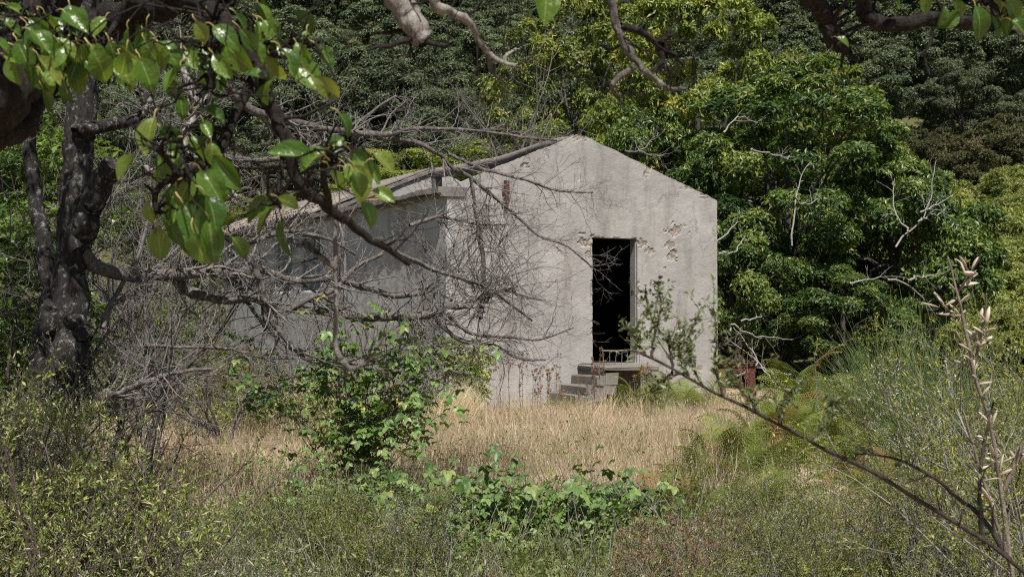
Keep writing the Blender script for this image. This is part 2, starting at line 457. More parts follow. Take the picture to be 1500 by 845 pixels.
ax_ = ns.new('ShaderNodeMath'); ax_.operation = 'ABSOLUTE'; lk.new(sx.outputs['X'], ax_.inputs[0])
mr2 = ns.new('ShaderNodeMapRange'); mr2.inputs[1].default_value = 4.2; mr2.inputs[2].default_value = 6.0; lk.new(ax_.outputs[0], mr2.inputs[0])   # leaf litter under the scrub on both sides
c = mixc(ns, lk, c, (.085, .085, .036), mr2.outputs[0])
lk.new(c, b.inputs['Base Color']); b.inputs['Roughness'].default_value = 1; b.inputs['Specular IOR Level'].default_value = .1
bump(ns, lk, b, n2.outputs[0], .8, .04)
M['soil'] = m
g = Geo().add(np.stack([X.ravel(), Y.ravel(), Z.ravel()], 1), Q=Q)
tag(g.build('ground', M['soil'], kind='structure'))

# ------------------------------------------------------------------ the house
TH = math.radians(28)
A = np.array([-1.086, 20.0])
HW, HL = 5.64, 16.5
RU, RZ, EZ = 2.60, 4.70, 3.62
D0, D1, SILL, LINT = 2.86, 3.82, 0.60, 2.86
WT = .24                         # gable wall thickness
ZB = -0.35
house = thing('ruined_house', 'abandoned grey rendered house with open dark doorway in its gable wall', 'house', (A[0], A[1], 0), TH)
def hloc(u, v, z):
    return np.array([A[0] + u * math.cos(TH) - v * math.sin(TH), A[1] + u * math.sin(TH) + v * math.cos(TH), z])
def to_uz(px, py):
    """photograph pixel on the gable plane -> (u, z)"""
    k = (px - 750) / F
    u = (k * A[1] - A[0]) / (math.cos(TH) - k * math.sin(TH))
    return u, P(px, py, A[1] + u * math.sin(TH))[2]
def top(u):
    return np.where(u < RU, EZ + (RZ - EZ) * u / RU, RZ + (EZ + .03 - RZ) * (u - RU) / (HW - RU))
def seg(a, b, h):
    return np.linspace(a, b, max(2, int(round((b - a) / h)) + 1))
def joinl(*s):
    out = list(s[0])
    for k in s[1:]: out += list(k[1:])
    return np.array(out)

def relief_wall(us, zs, topf, hole, chips, amp, seed):
    """front skin of a wall as a fine grid with broken plaster, plus the returns at its free edges"""
    U, Zg = np.meshgrid(us, zs)
    tp = topf(U) + (vnoise2(U * 5 + 20, U * 0 + 3, seed) - .6) * .022 + (vnoise2(U * 30 + 20, U * 0 + 7, seed) - .5) * .012
    Zc = np.minimum(Zg, tp)
    dep = (vnoise2(U * 2.1 + 30, Zc * 2.1 + 30, seed + 1) - .5) * amp * 1.2 + (vnoise2(U * 9 + 30, Zc * 11 + 30, seed + 2) - .5) * amp
    dep = dep + (vnoise2(U * 24 + 30, Zc * 30 + 30, seed + 4) - .5) * amp * .6
    chip = np.zeros_like(U)
    for (cu, cz, ru, rz, dp) in chips:
        e = np.sqrt(((U - cu) / ru) ** 2 + ((Zc - cz) / rz) ** 2)
        e = e + (vnoise2(U * 8 + 9, Zc * 14 + 9, seed + 3) - .36) * 1.6 + (vnoise2(U * 24 + 9, Zc * 34 + 9, seed + 5) - .5) * .9
        k = np.clip((1.0 - e) / .10, 0, 1)
        chip = np.maximum(chip, k * (dp / .04))
    dep = dep + chip * .016 + chip * (vnoise2(U * 18, Zc * 26, seed + 6) - .4) * .012
    V = np.stack([U, dep, Zc], -1).reshape(-1, 3)
    n = len(us); idx = np.arange(U.size).reshape(U.shape)
    ok = (Zg[:-1, :-1] < tp[:-1, :-1]) | (Zg[:-1, 1:] < tp[:-1, 1:])
    um = (U[:-1, :-1] + U[:-1, 1:]) / 2; zm = (Zg[:-1, :-1] + Zg[1:, :-1]) / 2
    for (a, b_, c_, d_) in hole:
        ok &= ~((um > a) & (um < b_) & (zm > c_) & (zm < d_))
    Qs = np.stack([idx[:-1, :-1], idx[:-1, 1:], idx[1:, 1:], idx[1:, :-1]], -1)[ok]
    E = np.concatenate([Qs[:, [0, 1]], Qs[:, [1, 2]], Qs[:, [2, 3]], Qs[:, [3, 0]]])
    key = np.sort(E, 1); _, inv, cnt = np.unique(key, axis=0, return_inverse=True, return_counts=True)
    Bd = E[cnt[inv.ravel()] == 1]
    VB = V.copy(); VB[:, 1] = .075
    sk = np.stack([Bd[:, 1], Bd[:, 0], Bd[:, 0] + len(V), Bd[:, 1] + len(V)], 1)
    ch = np.clip(chip, 0, 1).ravel()
    return np.vstack([V, VB]), np.vstack([Qs, sk]), np.concatenate([ch, ch * 0])

def prism(g, poly, v0, v1, axis='v', mat=0):
    """poly in (u, z) pushed from v0 to v1"""
    n = len(poly)
    a = np.array([[u, v0, z] for u, z in poly]); c_ = np.array([[u, v1, z] for u, z in poly])
    ctr = lambda q: np.vstack([q, q.mean(0)])
    V = np.vstack([ctr(a), ctr(c_)])
    T = [[i, (i + 1) % n, n] for i in range(n)] + [[n + 1 + (i + 1) % n, n + 1 + i, 2 * n + 1] for i in range(n)]
    Qd = [[i, n + 1 + i, n + 1 + (i + 1) % n, (i + 1) % n] for i in range(n)]
    g.add(V, T=T, Q=Qd, tint=0, mat=mat, smooth=False)

chips = []
for (px, py, rx, ry, dp) in [(857, 355, 17, 10, .04), (866, 372, 6, 16, .03), (940, 356, 9, 10, .04), (949, 368, 9, 7, .03), (992, 338, 16, 9, .035),
                             (982, 360, 8, 7, .03), (983, 374, 12, 9, .04), (976, 396, 4, 5, .03), (806, 364, 11, 7, .012), (770, 243, 7, 5, .04), (949, 250, 6, 9, .03),
                             (1030, 290, 14, 5, .03), (1004, 276, 8, 3, .02), (848, 203, 15, 5, .03), (1047, 420, 3, 16, .02),
                             (700, 270, 4, 8, .02), (1044, 470, 5, 7, .02), (905, 350, 34, 3, .03), (867, 420, 3, 22, .03), (868, 480, 3, 14, .03), (935, 430, 3, 18, .03), (934, 495, 4, 10, .03), (700, 560, 22, 8, .02), (1020, 540, 14, 6, .02), (760, 520, 8, 5, .02)]:
    u, z = to_uz(px, py)
    k = (A[1] + u * math.sin(TH)) / F
    chips.append((u, z, rx * k * 1.06, ry * k, dp))
us = joinl(seg(0, D0, .028), seg(D0, D1, .028), seg(D1, HW, .022))
zs = joinl(seg(ZB, SILL, .034), seg(SILL, LINT, .026), seg(LINT, RZ + .06, .03))
V, Qd, ch = relief_wall(us, zs, top, [(D0, D1, SILL, LINT)], chips, .0042, 20)
g = Geo().add(V, Q=Qd, tint=ch, smooth=False)
e = .006
prism(g, [(e, ZB), (D0 - e, ZB), (D0 - e, float(top(D0)) - .05), (RU, RZ - .05), (e, EZ - .05)], .07, WT)
prism(g, [(D1 + e, ZB), (HW - e, ZB), (HW - e, EZ - .03), (D1 + e, float(top(D1)) - .05)], .07, WT)
prism(g, [(D0 - e, LINT + .1), (D1 + e, LINT + .1), (D1 + e, float(top(D1)) - .05), (D0 - e, float(top(D0)) - .05)], .072, WT - .002)
prism(g, [(D0 - e, ZB), (D1 + e, ZB), (D1 + e, SILL - .01), (D0 - e, SILL - .01)], .072, WT - .002)
gw = g.build('gable_wall', M['gable'], house)
# door opening: timber lintel, pale right jamb, left jamb in the shade-dark inner colour
Geo().box(D0 - .14, D1 + .12, .035, WT - .01, LINT - .005, LINT + .085, .004).build('lintel', M['lintel'], gw)
Geo().box(D1 - .012, D1 + .05, .05, WT - .02, SILL, LINT - .006, .003, tint=0).build('jamb', M['gable'], gw)
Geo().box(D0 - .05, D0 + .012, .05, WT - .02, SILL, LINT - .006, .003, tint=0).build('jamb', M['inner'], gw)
u_, z_ = to_uz(740, 282)
pg = Geo(); Vt, Qt = tubes(np.array([[[u_, -.05, z_ - .2], [u_, -.055, z_], [u_ + .005, -.05, z_ + .2]]]), np.full((1, 3), .05), 8)
pg.add(Vt, Q=Qt); pg.box(u_ - .06, u_ + .06, -.01, .03, z_ - .05, z_ + .02)
pg.build('rusty_pipe', M['rust'], gw)

# side wall towards the camera's left: local x = -v so that the skin faces outwards
WIN = [(6.5, 7.9, 2.0, 3.25), (8.5, 9.9, 2.0, 3.25)]
vs = joinl(seg(0, 6.5, .07), seg(6.5, 7.9, .07), seg(7.9, 8.5, .07), seg(8.5, 9.9, .07), seg(9.9, HL, .09))
zs2 = joinl(seg(ZB, 2.0, .07), seg(2.0, 3.25, .07), seg(3.25, EZ - .1, .07))
V, Qd, ch = relief_wall(vs, zs2, lambda u: u * 0 + EZ - .12, WIN, [(1.5, 1.2, .25, .18, .03), (3.2, 2.2, .15, .2, .03), (5, .9, .3, .2, .03), (11.5, 1.8, .3, .3, .03), (14, 1.0, .3, .25, .03)], .009, 40)
V2 = np.stack([V[:, 1], V[:, 0], V[:, 2]], 1)                  # depth -> +u, run -> +v
sw = Geo().add(V2, Q=Qd[:, ::-1], tint=ch)
def wbox(v0, v1, z0, z1): sw.box(.07, .38, v0, v1, z0, z1, tint=0)
wbox(WT + .006, 6.494, ZB, EZ - .14); wbox(7.906, 8.494, ZB, EZ - .14); wbox(9.906, HL - .006, ZB, EZ - .14)
for a_, b_, c_, d_ in WIN:
    sw.box(.071, .379, a_ - .008, b_ + .008, ZB, c_ - .01, tint=0); sw.box(.071, .379, a_ - .008, b_ + .008, d_ + .01, EZ - .142, tint=0)
sw = sw.build('side_wall', M['side'], house)
for a_, b_, c_, d_ in WIN:
    wf = Geo()
    for (p, q, r_, s_) in ((a_ + .002, a_ + .07, c_ + .002, d_ - .002), (b_ - .07, b_ - .002, c_ + .002, d_ - .002)):
        wf.box(.10, .19, p, q, r_, s_)
    wf.box(.102, .188, a_ + .07, b_ - .07, d_ - .07, d_ - .003); wf.box(.102, .188, a_ + .07, b_ - .07, c_ + .003, c_ + .07)
    wf = wf.build('window', M['wood'], house)
    mid = (a_ + b_) / 2
    for p, q in ((a_ + .075, mid - .02), (mid + .05, b_ - .075)):
        sh = Geo(); w3 = (q - p) / 4
        for k in range(4):
            sh.box(.115, .145 + .004 * (k % 2), p + k * w3 + .004, p + (k + 1) * w3 - .004, c_ + .075, d_ - .075, .001)
        sh.box(.10, .114, p, q, c_ + .3, c_ + .38); sh.box(.10, .114, p, q, d_ - .38, d_ - .3)
        sh.build('shutter', M['shutter'], wf)
# cornice along the eave: a rough pale mortar ledge
cg = Geo()
vv = np.linspace(-.03, HL, 120)
for (u0, u1, z0, z1, sd_) in ((-.20, .36, EZ - .085, EZ + .0, 1), (-.12, .35, EZ - .15, EZ - .088, 2)):
    j = lambda k, am: (np.random.default_rng(sd_ * 10 + k).random(len(vv)) - .5) * am + (vnoise2(vv * 1.4 + 5, vv * 0, sd_ + k) - .5) * am * 1.6
    prof = [np.stack([u0 + j(1, .03), vv, z0 + j(2, .02)], 1), np.stack([u0 + j(1, .03) + .01, vv, z1 + j(3, .025)], 1), np.stack([u1 + 0 * vv, vv, z1 + .02 + j(4, .02)], 1), np.stack([u1 + 0 * vv, vv, z0 + 0 * vv], 1)]
    V = np.stack(prof, 1).reshape(-1, 3)
    ii = np.arange(len(vv) * 4).reshape(-1, 4)
    Qd = np.stack([ii[:-1], np.roll(ii, -1, 1)[:-1], np.roll(ii, -1, 1)[1:], ii[1:]], -1).reshape(-1, 4)
    cg.add(V, Q=np.vstack([Qd, ii[[0]], ii[[-1]][:, ::-1]]), tint=0, smooth=False)
cg.build('eave_cornice', M['stone'], house)
# right wall, back wall, inner partition, loft floor
Geo().box(HW - .38, HW - .004, WT + .006, HL, ZB, EZ - .05).build('side_wall', M['side'], house)
g = Geo(); prism(g, [(.385, ZB), (HW - .385, ZB), (HW - .385, EZ + .05), (RU, RZ), (.385, EZ + .05)], HL - .36, HL - .01); g.build('back_wall', M['side'], house)
PV = 6.25
g = Geo()
upt = seg(.36, HW - .4, .05); zpt = seg(ZB, RZ + .06, .06)
patch = [(1.05, 4.0, .42, .16, .02)]
V, Qd, ch = relief_wall(upt, zpt, top, [], patch, .012, 60)
V[:, 1] += PV; V[len(V) // 2:, 1] = PV + .075
g.add(V, Q=Qd, tint=ch)
prism(g, [(.39, ZB), (HW - .43, ZB), (HW - .43, EZ - .05), (RU, RZ - .06), (.39, EZ)], PV + .07, PV + .32)
pw = g.build('partition_wall', M['gable'], house)
bm_ = Geo().box(-.105, .105, -.03, .03, -.03, .03, .003).mesh('brick', M['brick'])
for r_ in range(4):
    for c_ in range(4):
        if (r_, c_) in ((0, 3), (3, 0), (2, 3), (3, 3)): continue
        o = bpy.data.objects.new('brick', bm_); COL.objects.link(o); o.parent = pw
        o.location = (.78 + c_ * .225 + (r_ % 2) * .11, PV - .0 + rng.uniform(-.006, .004), 3.90 + r_ * .073 + rng.uniform(-.004, .004))
        o.rotation_euler = (0, rng.uniform(-.03, .03), 0)
# mortar coping on the partition's rake
g = Geo()
for i in range(7):
    a_ = .30 + i * .325; b_ = a_ + .32
    za, zb = float(top(a_)) + .012, float(top(b_)) + .012
    g.add([[a_, PV - .05, za - .03], [b_, PV - .05, zb - .03], [b_, PV + .34, zb - .03], [a_, PV + .34, za - .03],
           [a_, PV - .05, za + .03], [b_, PV - .05, zb + .03], [b_, PV + .34, zb + .03], [a_, PV + .34, za + .03]] + rng.normal(0, .005, (8, 3)),
          Q=[[0, 3, 2, 1], [4, 5, 6, 7], [0, 1, 5, 4], [1, 2, 6, 5], [2, 3, 7, 6], [3, 0, 4, 7]], tint=0, smooth=False)
g.build('coping', M['stone'], pw)
Geo().box(RU - .10, RU + .08, PV - .19, PV - .065, 3.9, RZ + .03, .006).build('king_post', M['wood'], house)
# ridge beam still spanning from gable to partition
bt, br = trace([(RU - .02, .05, RZ - .09), (RU, 1.6, RZ - .10), (RU + .03, 3.4, RZ - .15), (RU, 5.0, RZ - .10), (RU, PV + .2, RZ - .08)], 0, 0, .10, .115, 24, .12, world=True, rad_px=False)
Vt, Qt = tubes(bt, br, 10)
g = Geo().add(Vt, Q=Qt); g.build('ridge_beam', M['wood'], house)
g = Geo()
for k in range(15):
    g.box(.384 + k * .325, .384 + k * .325 + .323, WT + .004, PV - .01, 2.98 + .01 * (k % 2), 3.03 + .01 * (k % 2), .002)
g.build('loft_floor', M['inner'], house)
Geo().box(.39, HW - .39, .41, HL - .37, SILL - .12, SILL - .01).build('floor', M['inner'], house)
g = Geo()
g.box(3.45, 3.55, 2.2, PV - .03, SILL - .008, 2.97)
g.box(.385, .41, WT + .01, PV - .03, SILL - .008, 2.972); g.box(HW - .41, HW - .385, WT + .01, PV - .03, SILL - .008, 2.972); g.box(.412, HW - .412, PV - .055, PV - .031, SILL - .008, 2.971)  # thin near-black linings added over the walls to darken the room
g.box(.412, D0 - .02, WT + .004, WT + .03, SILL - .008, 2.97); g.box(D1 + .02, HW - .412, WT + .004, WT + .03, SILL - .008, 2.97)
g.build('inner_wall_and_dark_lining', M['inner'], house)
# roof left over behind the partition: boards and clay tiles
g = Geo()
for sgn, ua, ub in ((-1, -.16, RU), (1, RU + .004, HW + .16)):
    za = float(EZ) + .0; zr = RZ + .02
    a_ = [ua, za if sgn < 0 else zr]; b_ = [ub, zr if sgn < 0 else za]
    g.add([[a_[0], PV + .36, a_[1] + .03], [b_[0], PV + .36, b_[1] + .03], [b_[0], HL + .1, b_[1] + .03], [a_[0], HL + .1, a_[1] + .03],
           [a_[0], PV + .36, a_[1] + .06], [b_[0], PV + .36, b_[1] + .06], [b_[0], HL + .1, b_[1] + .06], [a_[0], HL + .1, a_[1] + .06]],
          Q=[[0, 3, 2, 1], [4, 5, 6, 7], [0, 1, 5, 4], [1, 2, 6, 5], [2, 3, 7, 6], [3, 0, 4, 7]], smooth=False)
rf = g.build('roof', M['wood'], house)
def tile_geo():
    a = np.linspace(0, math.pi, 6)
    g = Geo(); V = []
    for (s, r_) in ((0, .095), (.42, .075)):
        for rr_ in (r_, r_ - .014):
            V += [[s, math.cos(t) * rr_, math.sin(t) * rr_ * .8] for t in a]
    V = np.array(V); Qd = []
    for i in range(5):
        Qd += [[i, i + 1, 13 + i, 12 + i], [6 + i + 1, 6 + i, 18 + i, 19 + i], [i, 6 + i, 7 + i, i + 1], [12 + i, 13 + i, 19 + i, 18 + i]]
    g.add(V, Q=Qd); return g
tm = tile_geo().mesh('roof_tile', M['tile'])
sl = math.atan2(RZ - EZ, RU)
for r_ in range(3):
    for k in range(44):
        if rng.random() < (.10 if r_ == 0 else .2): continue
        o = bpy.data.objects.new('roof_tile', tm); COL.objects.link(o); o.parent = rf
        s = -.24 + r_ * .36
        o.location = (s * math.cos(sl) + rng.normal(0, .012), PV + .5 + k * .222 + rng.normal(0, .008), EZ + .065 + (s + .1) * math.sin(sl) + .012 * r_)
        o.rotation_euler = (rng.normal(0, .03), -sl + rng.normal(0, .02), rng.normal(0, .05))
# steps and landing
def slab(name, u0, u1, v0, v1, z0, z1, parent, mat='stone', jit=.012):
    # bevelled, slightly irregular block
    c_ = .018
    us_ = [u0, u0 + c_, u1 - c_, u1]; vs_ = [v0, v0 + c_, v1 - c_, v1]
    g = Geo()
    ring = [(0, 1), (0, 2), (1, 3), (2, 3), (3, 2), (3, 1), (2, 0), (1, 0)]
    lev = [(z0, 0), (z1 - c_, 0), (z1, 1)]
    V = []
    for z, ins in lev:
        for i, j in ring:
            x, y = us_[i], vs_[j]
            if ins:
                x += c_ * np.sign((u0 + u1) / 2 - x); y += c_ * np.sign((v0 + v1) / 2 - y)
            V.append([x, y, z])
    V = np.array(V) + rng.normal(0, jit, (len(V), 3))
    Qd = [[k * 8 + i, k * 8 + (i + 1) % 8, k * 8 + 8 + (i + 1) % 8, k * 8 + 8 + i] for k in range(2) for i in range(8)]
    V = np.vstack([V, V[16:24].mean(0)]); T = [[16 + i, 16 + (i + 1) % 8, 24] for i in range(8)]
    g.add(V, Q=[q[::-1] for q in Qd], T=[t[::-1] for t in T], tint=0, smooth=False)
    return g.build(name, M[mat], parent)
steps = thing('entrance_steps', 'low concrete steps and landing slab under the open doorway', 'steps', hloc(2.9, -.45, 0), TH)
so_ = lambda u: u - 2.9
slab('landing', so_(2.55), so_(3.66), -.45, .43, .50, .595, steps, 'stone', .017)
slab('step', so_(2.56), so_(2.82), -.44, .43, .28, .497, steps)
slab('step', so_(2.40), so_(2.81), -.44, .43, .12, .435, steps)
slab('step', so_(2.19), so_(2.55), -.45, .43, .0, .275, steps)
slab('step', so_(1.97), so_(2.38), -.46, .43, -.12, .11, steps)
slab('support', so_(2.84), so_(3.62), .02, .43, -.15, .497, steps, 'trunk')  # dark bark colour stands in for the shade below the landing
rail = thing('balustrade', 'low broken iron railing with thin balusters across the doorstep', 'railing', hloc(3.12, -.55, .595), TH)
rail_z = .26
Vt, Qt = tubes(np.array([[[-.42, 0, rail_z], [-.1, .01, rail_z - .01], [.2, -.01, rail_z + .005], [.44, 0, rail_z - .02]]]), np.full((1, 4), .014), 6)
Geo().add(Vt, Q=Qt).build('rail', M['iron'], rail)
for k in range(7):
    x = -.38 + k * .125
    Vt, Qt = tubes(np.array([[[x, 0, -.005], [x + rng.normal(0, .004), 0, .12], [x + rng.normal(0, .01), 0, rail_z]]]), np.full((1, 3), .006), 5)
    Geo().add(Vt, Q=Qt).build('baluster', M['iron'], rail)
# rusty steel beam by the right corner
bp = P(1080, 538, 23.0)
beam = thing('steel_beam', 'rusty red steel beam lying on blocks beside the right corner of the house', 'beam', (bp[0], bp[1], gz(bp[0], bp[1])), 0.1)
hz_ = bp[2] - float(gz(bp[0], bp[1]))
g = Geo(); g.box(-.42, .36, -.06, .06, hz_ + .07, hz_ + .085); g.box(-.42, .36, -.06, .06, hz_ - .085, hz_ - .07); g.box(-.42, .36, -.006, .006, hz_ - .07, hz_ + .07)
g.build('girder', M['rust'], beam)
for x in (-.33, .27):
    slab('block', x - .07, x + .07, -.09, .09, -.05, hz_ - .087, beam, 'rust')

# ------------------------------------------------------------------ trees
def crown_geo(cx, cy, cz, rx, ry, rz_, nclump, cr, nros, per, L, Wd, mat_t, zmin=-.9, droop=.35, tintbias=0.0, hollow=.55, seed=None):
    """leaf rosettes spread over many small clumps"""
    d = rdir(nclump)
    rad = hollow + (1 - hollow) * rng.random(nclump) ** .6
    rad[: nclump // 6] *= .6
    ctr = np.stack([cx + d[:, 0] * rx * rad, cy + d[:, 1] * ry * rad, cz + d[:, 2] * rz_ * rad], 1)
    ctr = ctr[d[:, 2] > zmin]
    n = len(ctr)
    k = rng.integers(0, n, nros)
    sz = cr * rng.uniform(.6, 1.35, n)
    dd = rdir(nros); dd[:, 2] = np.where(rng.random(nros) < .65, np.abs(dd[:, 2]), dd[:, 2])
    out = nrm(ctr - np.array([cx, cy, cz]))
    dd = nrm(dd + out[k] * .5)
    rp = ctr[k] + dd * (sz[k] * (.55 + .5 * rng.random(nros) ** .5))[:, None] * np.array([1, 1, .72])
    ctint = rng.normal(0, .13, n)
    rt = np.clip(.45 + tintbias + ctint[k] + rng.normal(0, .13, nros), 0, 1)
    i = np.repeat(np.arange(nros), per); N = len(i)
    a = rng.uniform(0, 2 * math.pi, N)
    axis = nrm(dd + np.array([0, 0, .6]))
    e1 = nrm(np.cross(axis, np.array([.31, .85, .2]))); e2 = np.cross(axis, e1)
    tilt = rng.uniform(.1, .75, N)[:, None]
    D = nrm(np.cos(a)[:, None] * e1[i] + np.sin(a)[:, None] * e2[i] + axis[i] * (tilt - droop))
    ll = L * rng.uniform(.5, 1.25, N)
    Nn = axis[i] + rng.normal(0, .5, (N, 3)); D = nrm(D + rng.normal(0, .28, (N, 3)))
    return rp[i], D, Nn, ll, ll * Wd, np.clip(rt[i] + rng.normal(0, .17, N), 0, 1), ctr

def make_tree(name, label, cat, loc, h, rx, rz_, czf, nclump, cr, nros, per, L, Wd, lmat, tmat, group=None, trunk_r=.16, tintbias=0., droop=.35, hollow=.55, zmin=-.9, limbs=14, ry=None):
    t = thing(name, label, cat, loc, 0, group)
    cz = h * czf
    rp, D, Nn, ll, ww, tt, ctr = crown_geo(0, 0, cz, rx, ry or rx, rz_, nclump, cr, nros, per, L, Wd, lmat, zmin, droop, tintbias, hollow)
    low = rp[:, 2] > .05
    g = Geo(); add_leaves(g, rp[low], D[low], Nn[low], ll[low], ww[low], .2, 1, tt[low])
    g.build('crown', lmat, t)
    tp, tr_ = trace([(0, 0, -.3), (.1, .05, h * .2), (-.05, .1, h * .45), (.05, 0, h * .8)], 0, 0, trunk_r, trunk_r * .25, 14, .2, world=True, rad_px=False)
    g = Geo(); Vt, Qt = tubes(tp, tr_, 8); g.add(Vt, Q=Qt)
    g.build('trunk', tmat, t)
    sel = ctr[rng.permutation(len(ctr))[:limbs]]
    n = len(sel); K = 8
    f = rng.uniform(.25, .75, n); k = (f * 13).astype(int)
    st = tp[0, k]
    s = np.linspace(0, 1, K)[None, :, None]
    pp = st[:, None] * (1 - s) + sel[:, None] * s; pp[:, :, 2] += (np.sin(s[..., 0] * math.pi) * .12 * np.linalg.norm(sel - st, axis=1)[:, None])
    pp[:, 1:-1] += rng.normal(0, .05, (n, K - 2, 3))
    rr_ = (tr_[0, k] * .45)[:, None] * np.linspace(1, .12, K)[None]
    g = Geo(); Vt, Qt = tubes(pp, rr_, 6); g.add(Vt, Q=Qt)
    c1, r1_ = spawn(pp, rr_, 4, .3, .95, 25, 70, .4 * cr, 1.4 * cr, 5, .25, .02, .5)
    Vt, Qt = tubes(c1, r1_, 4); g.add(Vt, Q=Qt)
    g.build('limbs', tmat, t)
    return t

# --- hillside wood
hill_protos = []
spec = [('holm_oak', 'hill', 5.2, 2.2, 80, .5, 18500, 2, .155, .5), ('holm_oak', 'hill', 4.6, 2.7, 95, .5, 20000, 2, .155, .5), ('holm_oak', 'hill', 7.4, 2.0, 100, .48, 20000, 2, .155, .5),
        ('tree_heath', 'hill2', 4.2, 1.8, 70, .42, 16500, 2, .145, .3), ('tree_heath', 'hill2', 2.8, 2.0, 55, .42, 14500, 2, .145, .35)]
LOOK = ['rounded dark green holm oak', 'broad dark green holm oak', 'tall narrow dark holm oak', 'grey green fine leaved heath tree', 'low grey green heath bush']
def hill_where(px, py):
    a_ = ('beyond the lichened trunk', 'left of the bare branches', 'above the broken roof', 'behind the yellow green chestnuts', 'above the large chestnut', 'above the lower right chestnut', 'in the upper right corner')[int(np.digitize(px, [180, 430, 700, 960, 1230, 1370]))]
    b_ = ('high on', 'halfway up', 'low on')[int(np.digitize(py, [60, 170]))]
    return b_ + ' the hill ' + a_
for i, (nm, mt, h, rx, nc, cr, nr, per, L, Wd) in enumerate(spec):
    hill_protos.append(make_tree(nm, LOOK[i], 'tree', (0, 0, -50), h, rx, h * .5 - cr * .5, .52, nc, cr, nr, per, L, Wd, M[mt], M['trunk'], None, .14, hollow=.6, limbs=8))
hr = np.random.default_rng(5)
hp = []
tries = 0
while len(hp) < 285 and tries < 90000:
    tries += 1
    y = 47 + 72 * hr.random() ** .9
    x = hr.uniform(-.46, .46) * y
    if y < 60 and x > .29 * y: continue
    dmin = 2.7 + (y - 47) * .016
    if all((x - a) ** 2 + (y - b_) ** 2 > dmin * dmin for a, b_, *_ in hp): hp.append((x, y))
used = [False] * 5
for (x, y) in hp:
    q = hr.random(); right = x / y
    i = (2 if q < .3 else 0 if q < .6 else 1 if q < .85 else 3) if right > .2 else (0 if q < .28 else 1 if q < .55 else 2 if q < .64 else 3 if q < .84 else 4)
    sc = hr.uniform(.7, 1.15)
    z = float(gz(x, y)) - .15
    w_ = hill_where(750 + F * x / y, 455 - F * (z + 3 - EYE) / y)
    lb = LOOK[i] + ' ' + w_; gp = LOOK[i] + 's ' + w_
    if not used[i]:
        o = hill_protos[i]; o.location = (x, y, z); o.scale = (sc,) * 3; used[i] = True; o['label'] = lb; o['group'] = gp
    else:
        dup(hill_protos[i], (x, y, z), hr.uniform(0, 6.28), sc, lb, gp)
# low scrub that closes the ground between the hillside trees
n = 26000
y = 31 + 95 * rng.random(n) ** 1.1; x = rng.uniform(-.46, .46, n) * y
pz = gz(x, y) + rng.random(n) ** 2 * .7
g = Geo(); add_leaves(g, np.stack([x, y, pz], 1), rdir(n), rdir(n, 0), rng.uniform(.15, .38, n), rng.uniform(.1, .2, n), .2)
tag(g.build('hillside_scrub', M['hill'], kind='stuff'), 'dark green scrub closing the ground between the hillside trees', 'scrub')

# --- bright shrubs on the right-hand bank
def shrub_proto(name, label, h, r, nclump, cr, nros, per, L, Wd, mt, group, cat='shrub', droop=.2):
    return make_tree(name, label, cat, (0, 0, -50), h, r, h * .5, .5, nclump, cr, nros, per, L, Wd, M[mt], M['stem'], group, .05, limbs=10, hollow=.25, droop=-.25)
sp = shrub_proto('bank_shrub', '', 1.8, 1.5, 75, .30, 6500, 4, .11, .40, 'herb', '')
sr = np.random.default_rng(8)
for k in range(58):
    y = 29 + 23 * (k + .5) / 58 + sr.uniform(-.3, .3); x = y * sr.uniform(.31 if y > 36 else .36, .47)
    sc = sr.uniform(.7, 1.15); pos = (x, y, float(gz(x, y)) - .2)
    w_ = ('low on the right bank beside the dead pods', 'halfway up the right bank', 'high on the right bank below the dark oaks')[0 if y < 36 else 1 if y < 44 else 2]
    lb = 'bright yellow green shrub ' + w_; gp = 'bright shrubs ' + w_
    if k == 0: sp.location = pos; sp['label'] = lb; sp['group'] = gp
    else: dup(sp, pos, sr.uniform(0, 6.28), sc, lb, gp)
sp = shrub_proto('brown_shrub', 'browned dry shrub at the top of the right bank below the dark oaks', 2.2, 1.6, 70, .32, 5500, 4, .13, .35, 'brownshrub', 'browned shrubs on the right bank')
for k in range(9):
    y = sr.uniform(53.5, 58); x = y * (.355 + .014 * k + sr.uniform(-.01, .01))
    pos = (x, y, float(gz(x, y)) - .2)
    if k == 0: sp.location = pos
    else: dup(sp, pos, sr.uniform(0, 6.28), sr.uniform(.8, 1.2))

# --- chestnut trees behind the house
CH = []
for rx, h, ncl, nros in ((3.0, 8.0, 150, 22500), (2.7, 7.0, 125, 19500), (2.2, 5.0, 85, 16000)):
    CH.append((make_tree('chestnut_tree', 'chestnut tree', 'tree', (0, 0, -50), h, rx, h * .5 - .45, .53, ncl, .46, nros, 4, .135, .36, M['chest'], M['trunk'], None, .2, .02, .45, .62, -.95, 20), rx, h))
ch_used = [False] * 3
chr_ = np.random.default_rng(77)
def chestnut(label, px, d, top_py, rx, mt, pi):
    p = P(px, 455, d); h = P(px, top_py, d)[2]
    z0 = float(gz(p[0], p[1])) - .1; h = h - z0
    o, prx, ph = CH[pi]
    if ch_used[pi]: o = dup(o, (0, 0, 0))
    ch_used[pi] = True
    o['label'] = label
    o.location = (p[0], p[1], z0); o.rotation_euler = (0, 0, chr_.uniform(0, 6.28)); o.scale = (rx / prx, rx / prx, h / ph)
    if mt != 'chest':
        for c_ in o.children:
            if c_.name.startswith('crown'):
                c_.material_slots[0].link = 'OBJECT'; c_.material_slots[0].material = M[mt]
chestnut('large deep green chestnut tree crowding the right side of the house', 1150, 27.5, 85, 3.0, 'chest', 0)
chestnut('yellow green chestnut tree rising highest behind the right end of the gable', 1020, 31.5, -25, 2.7, 'chesty', 1)
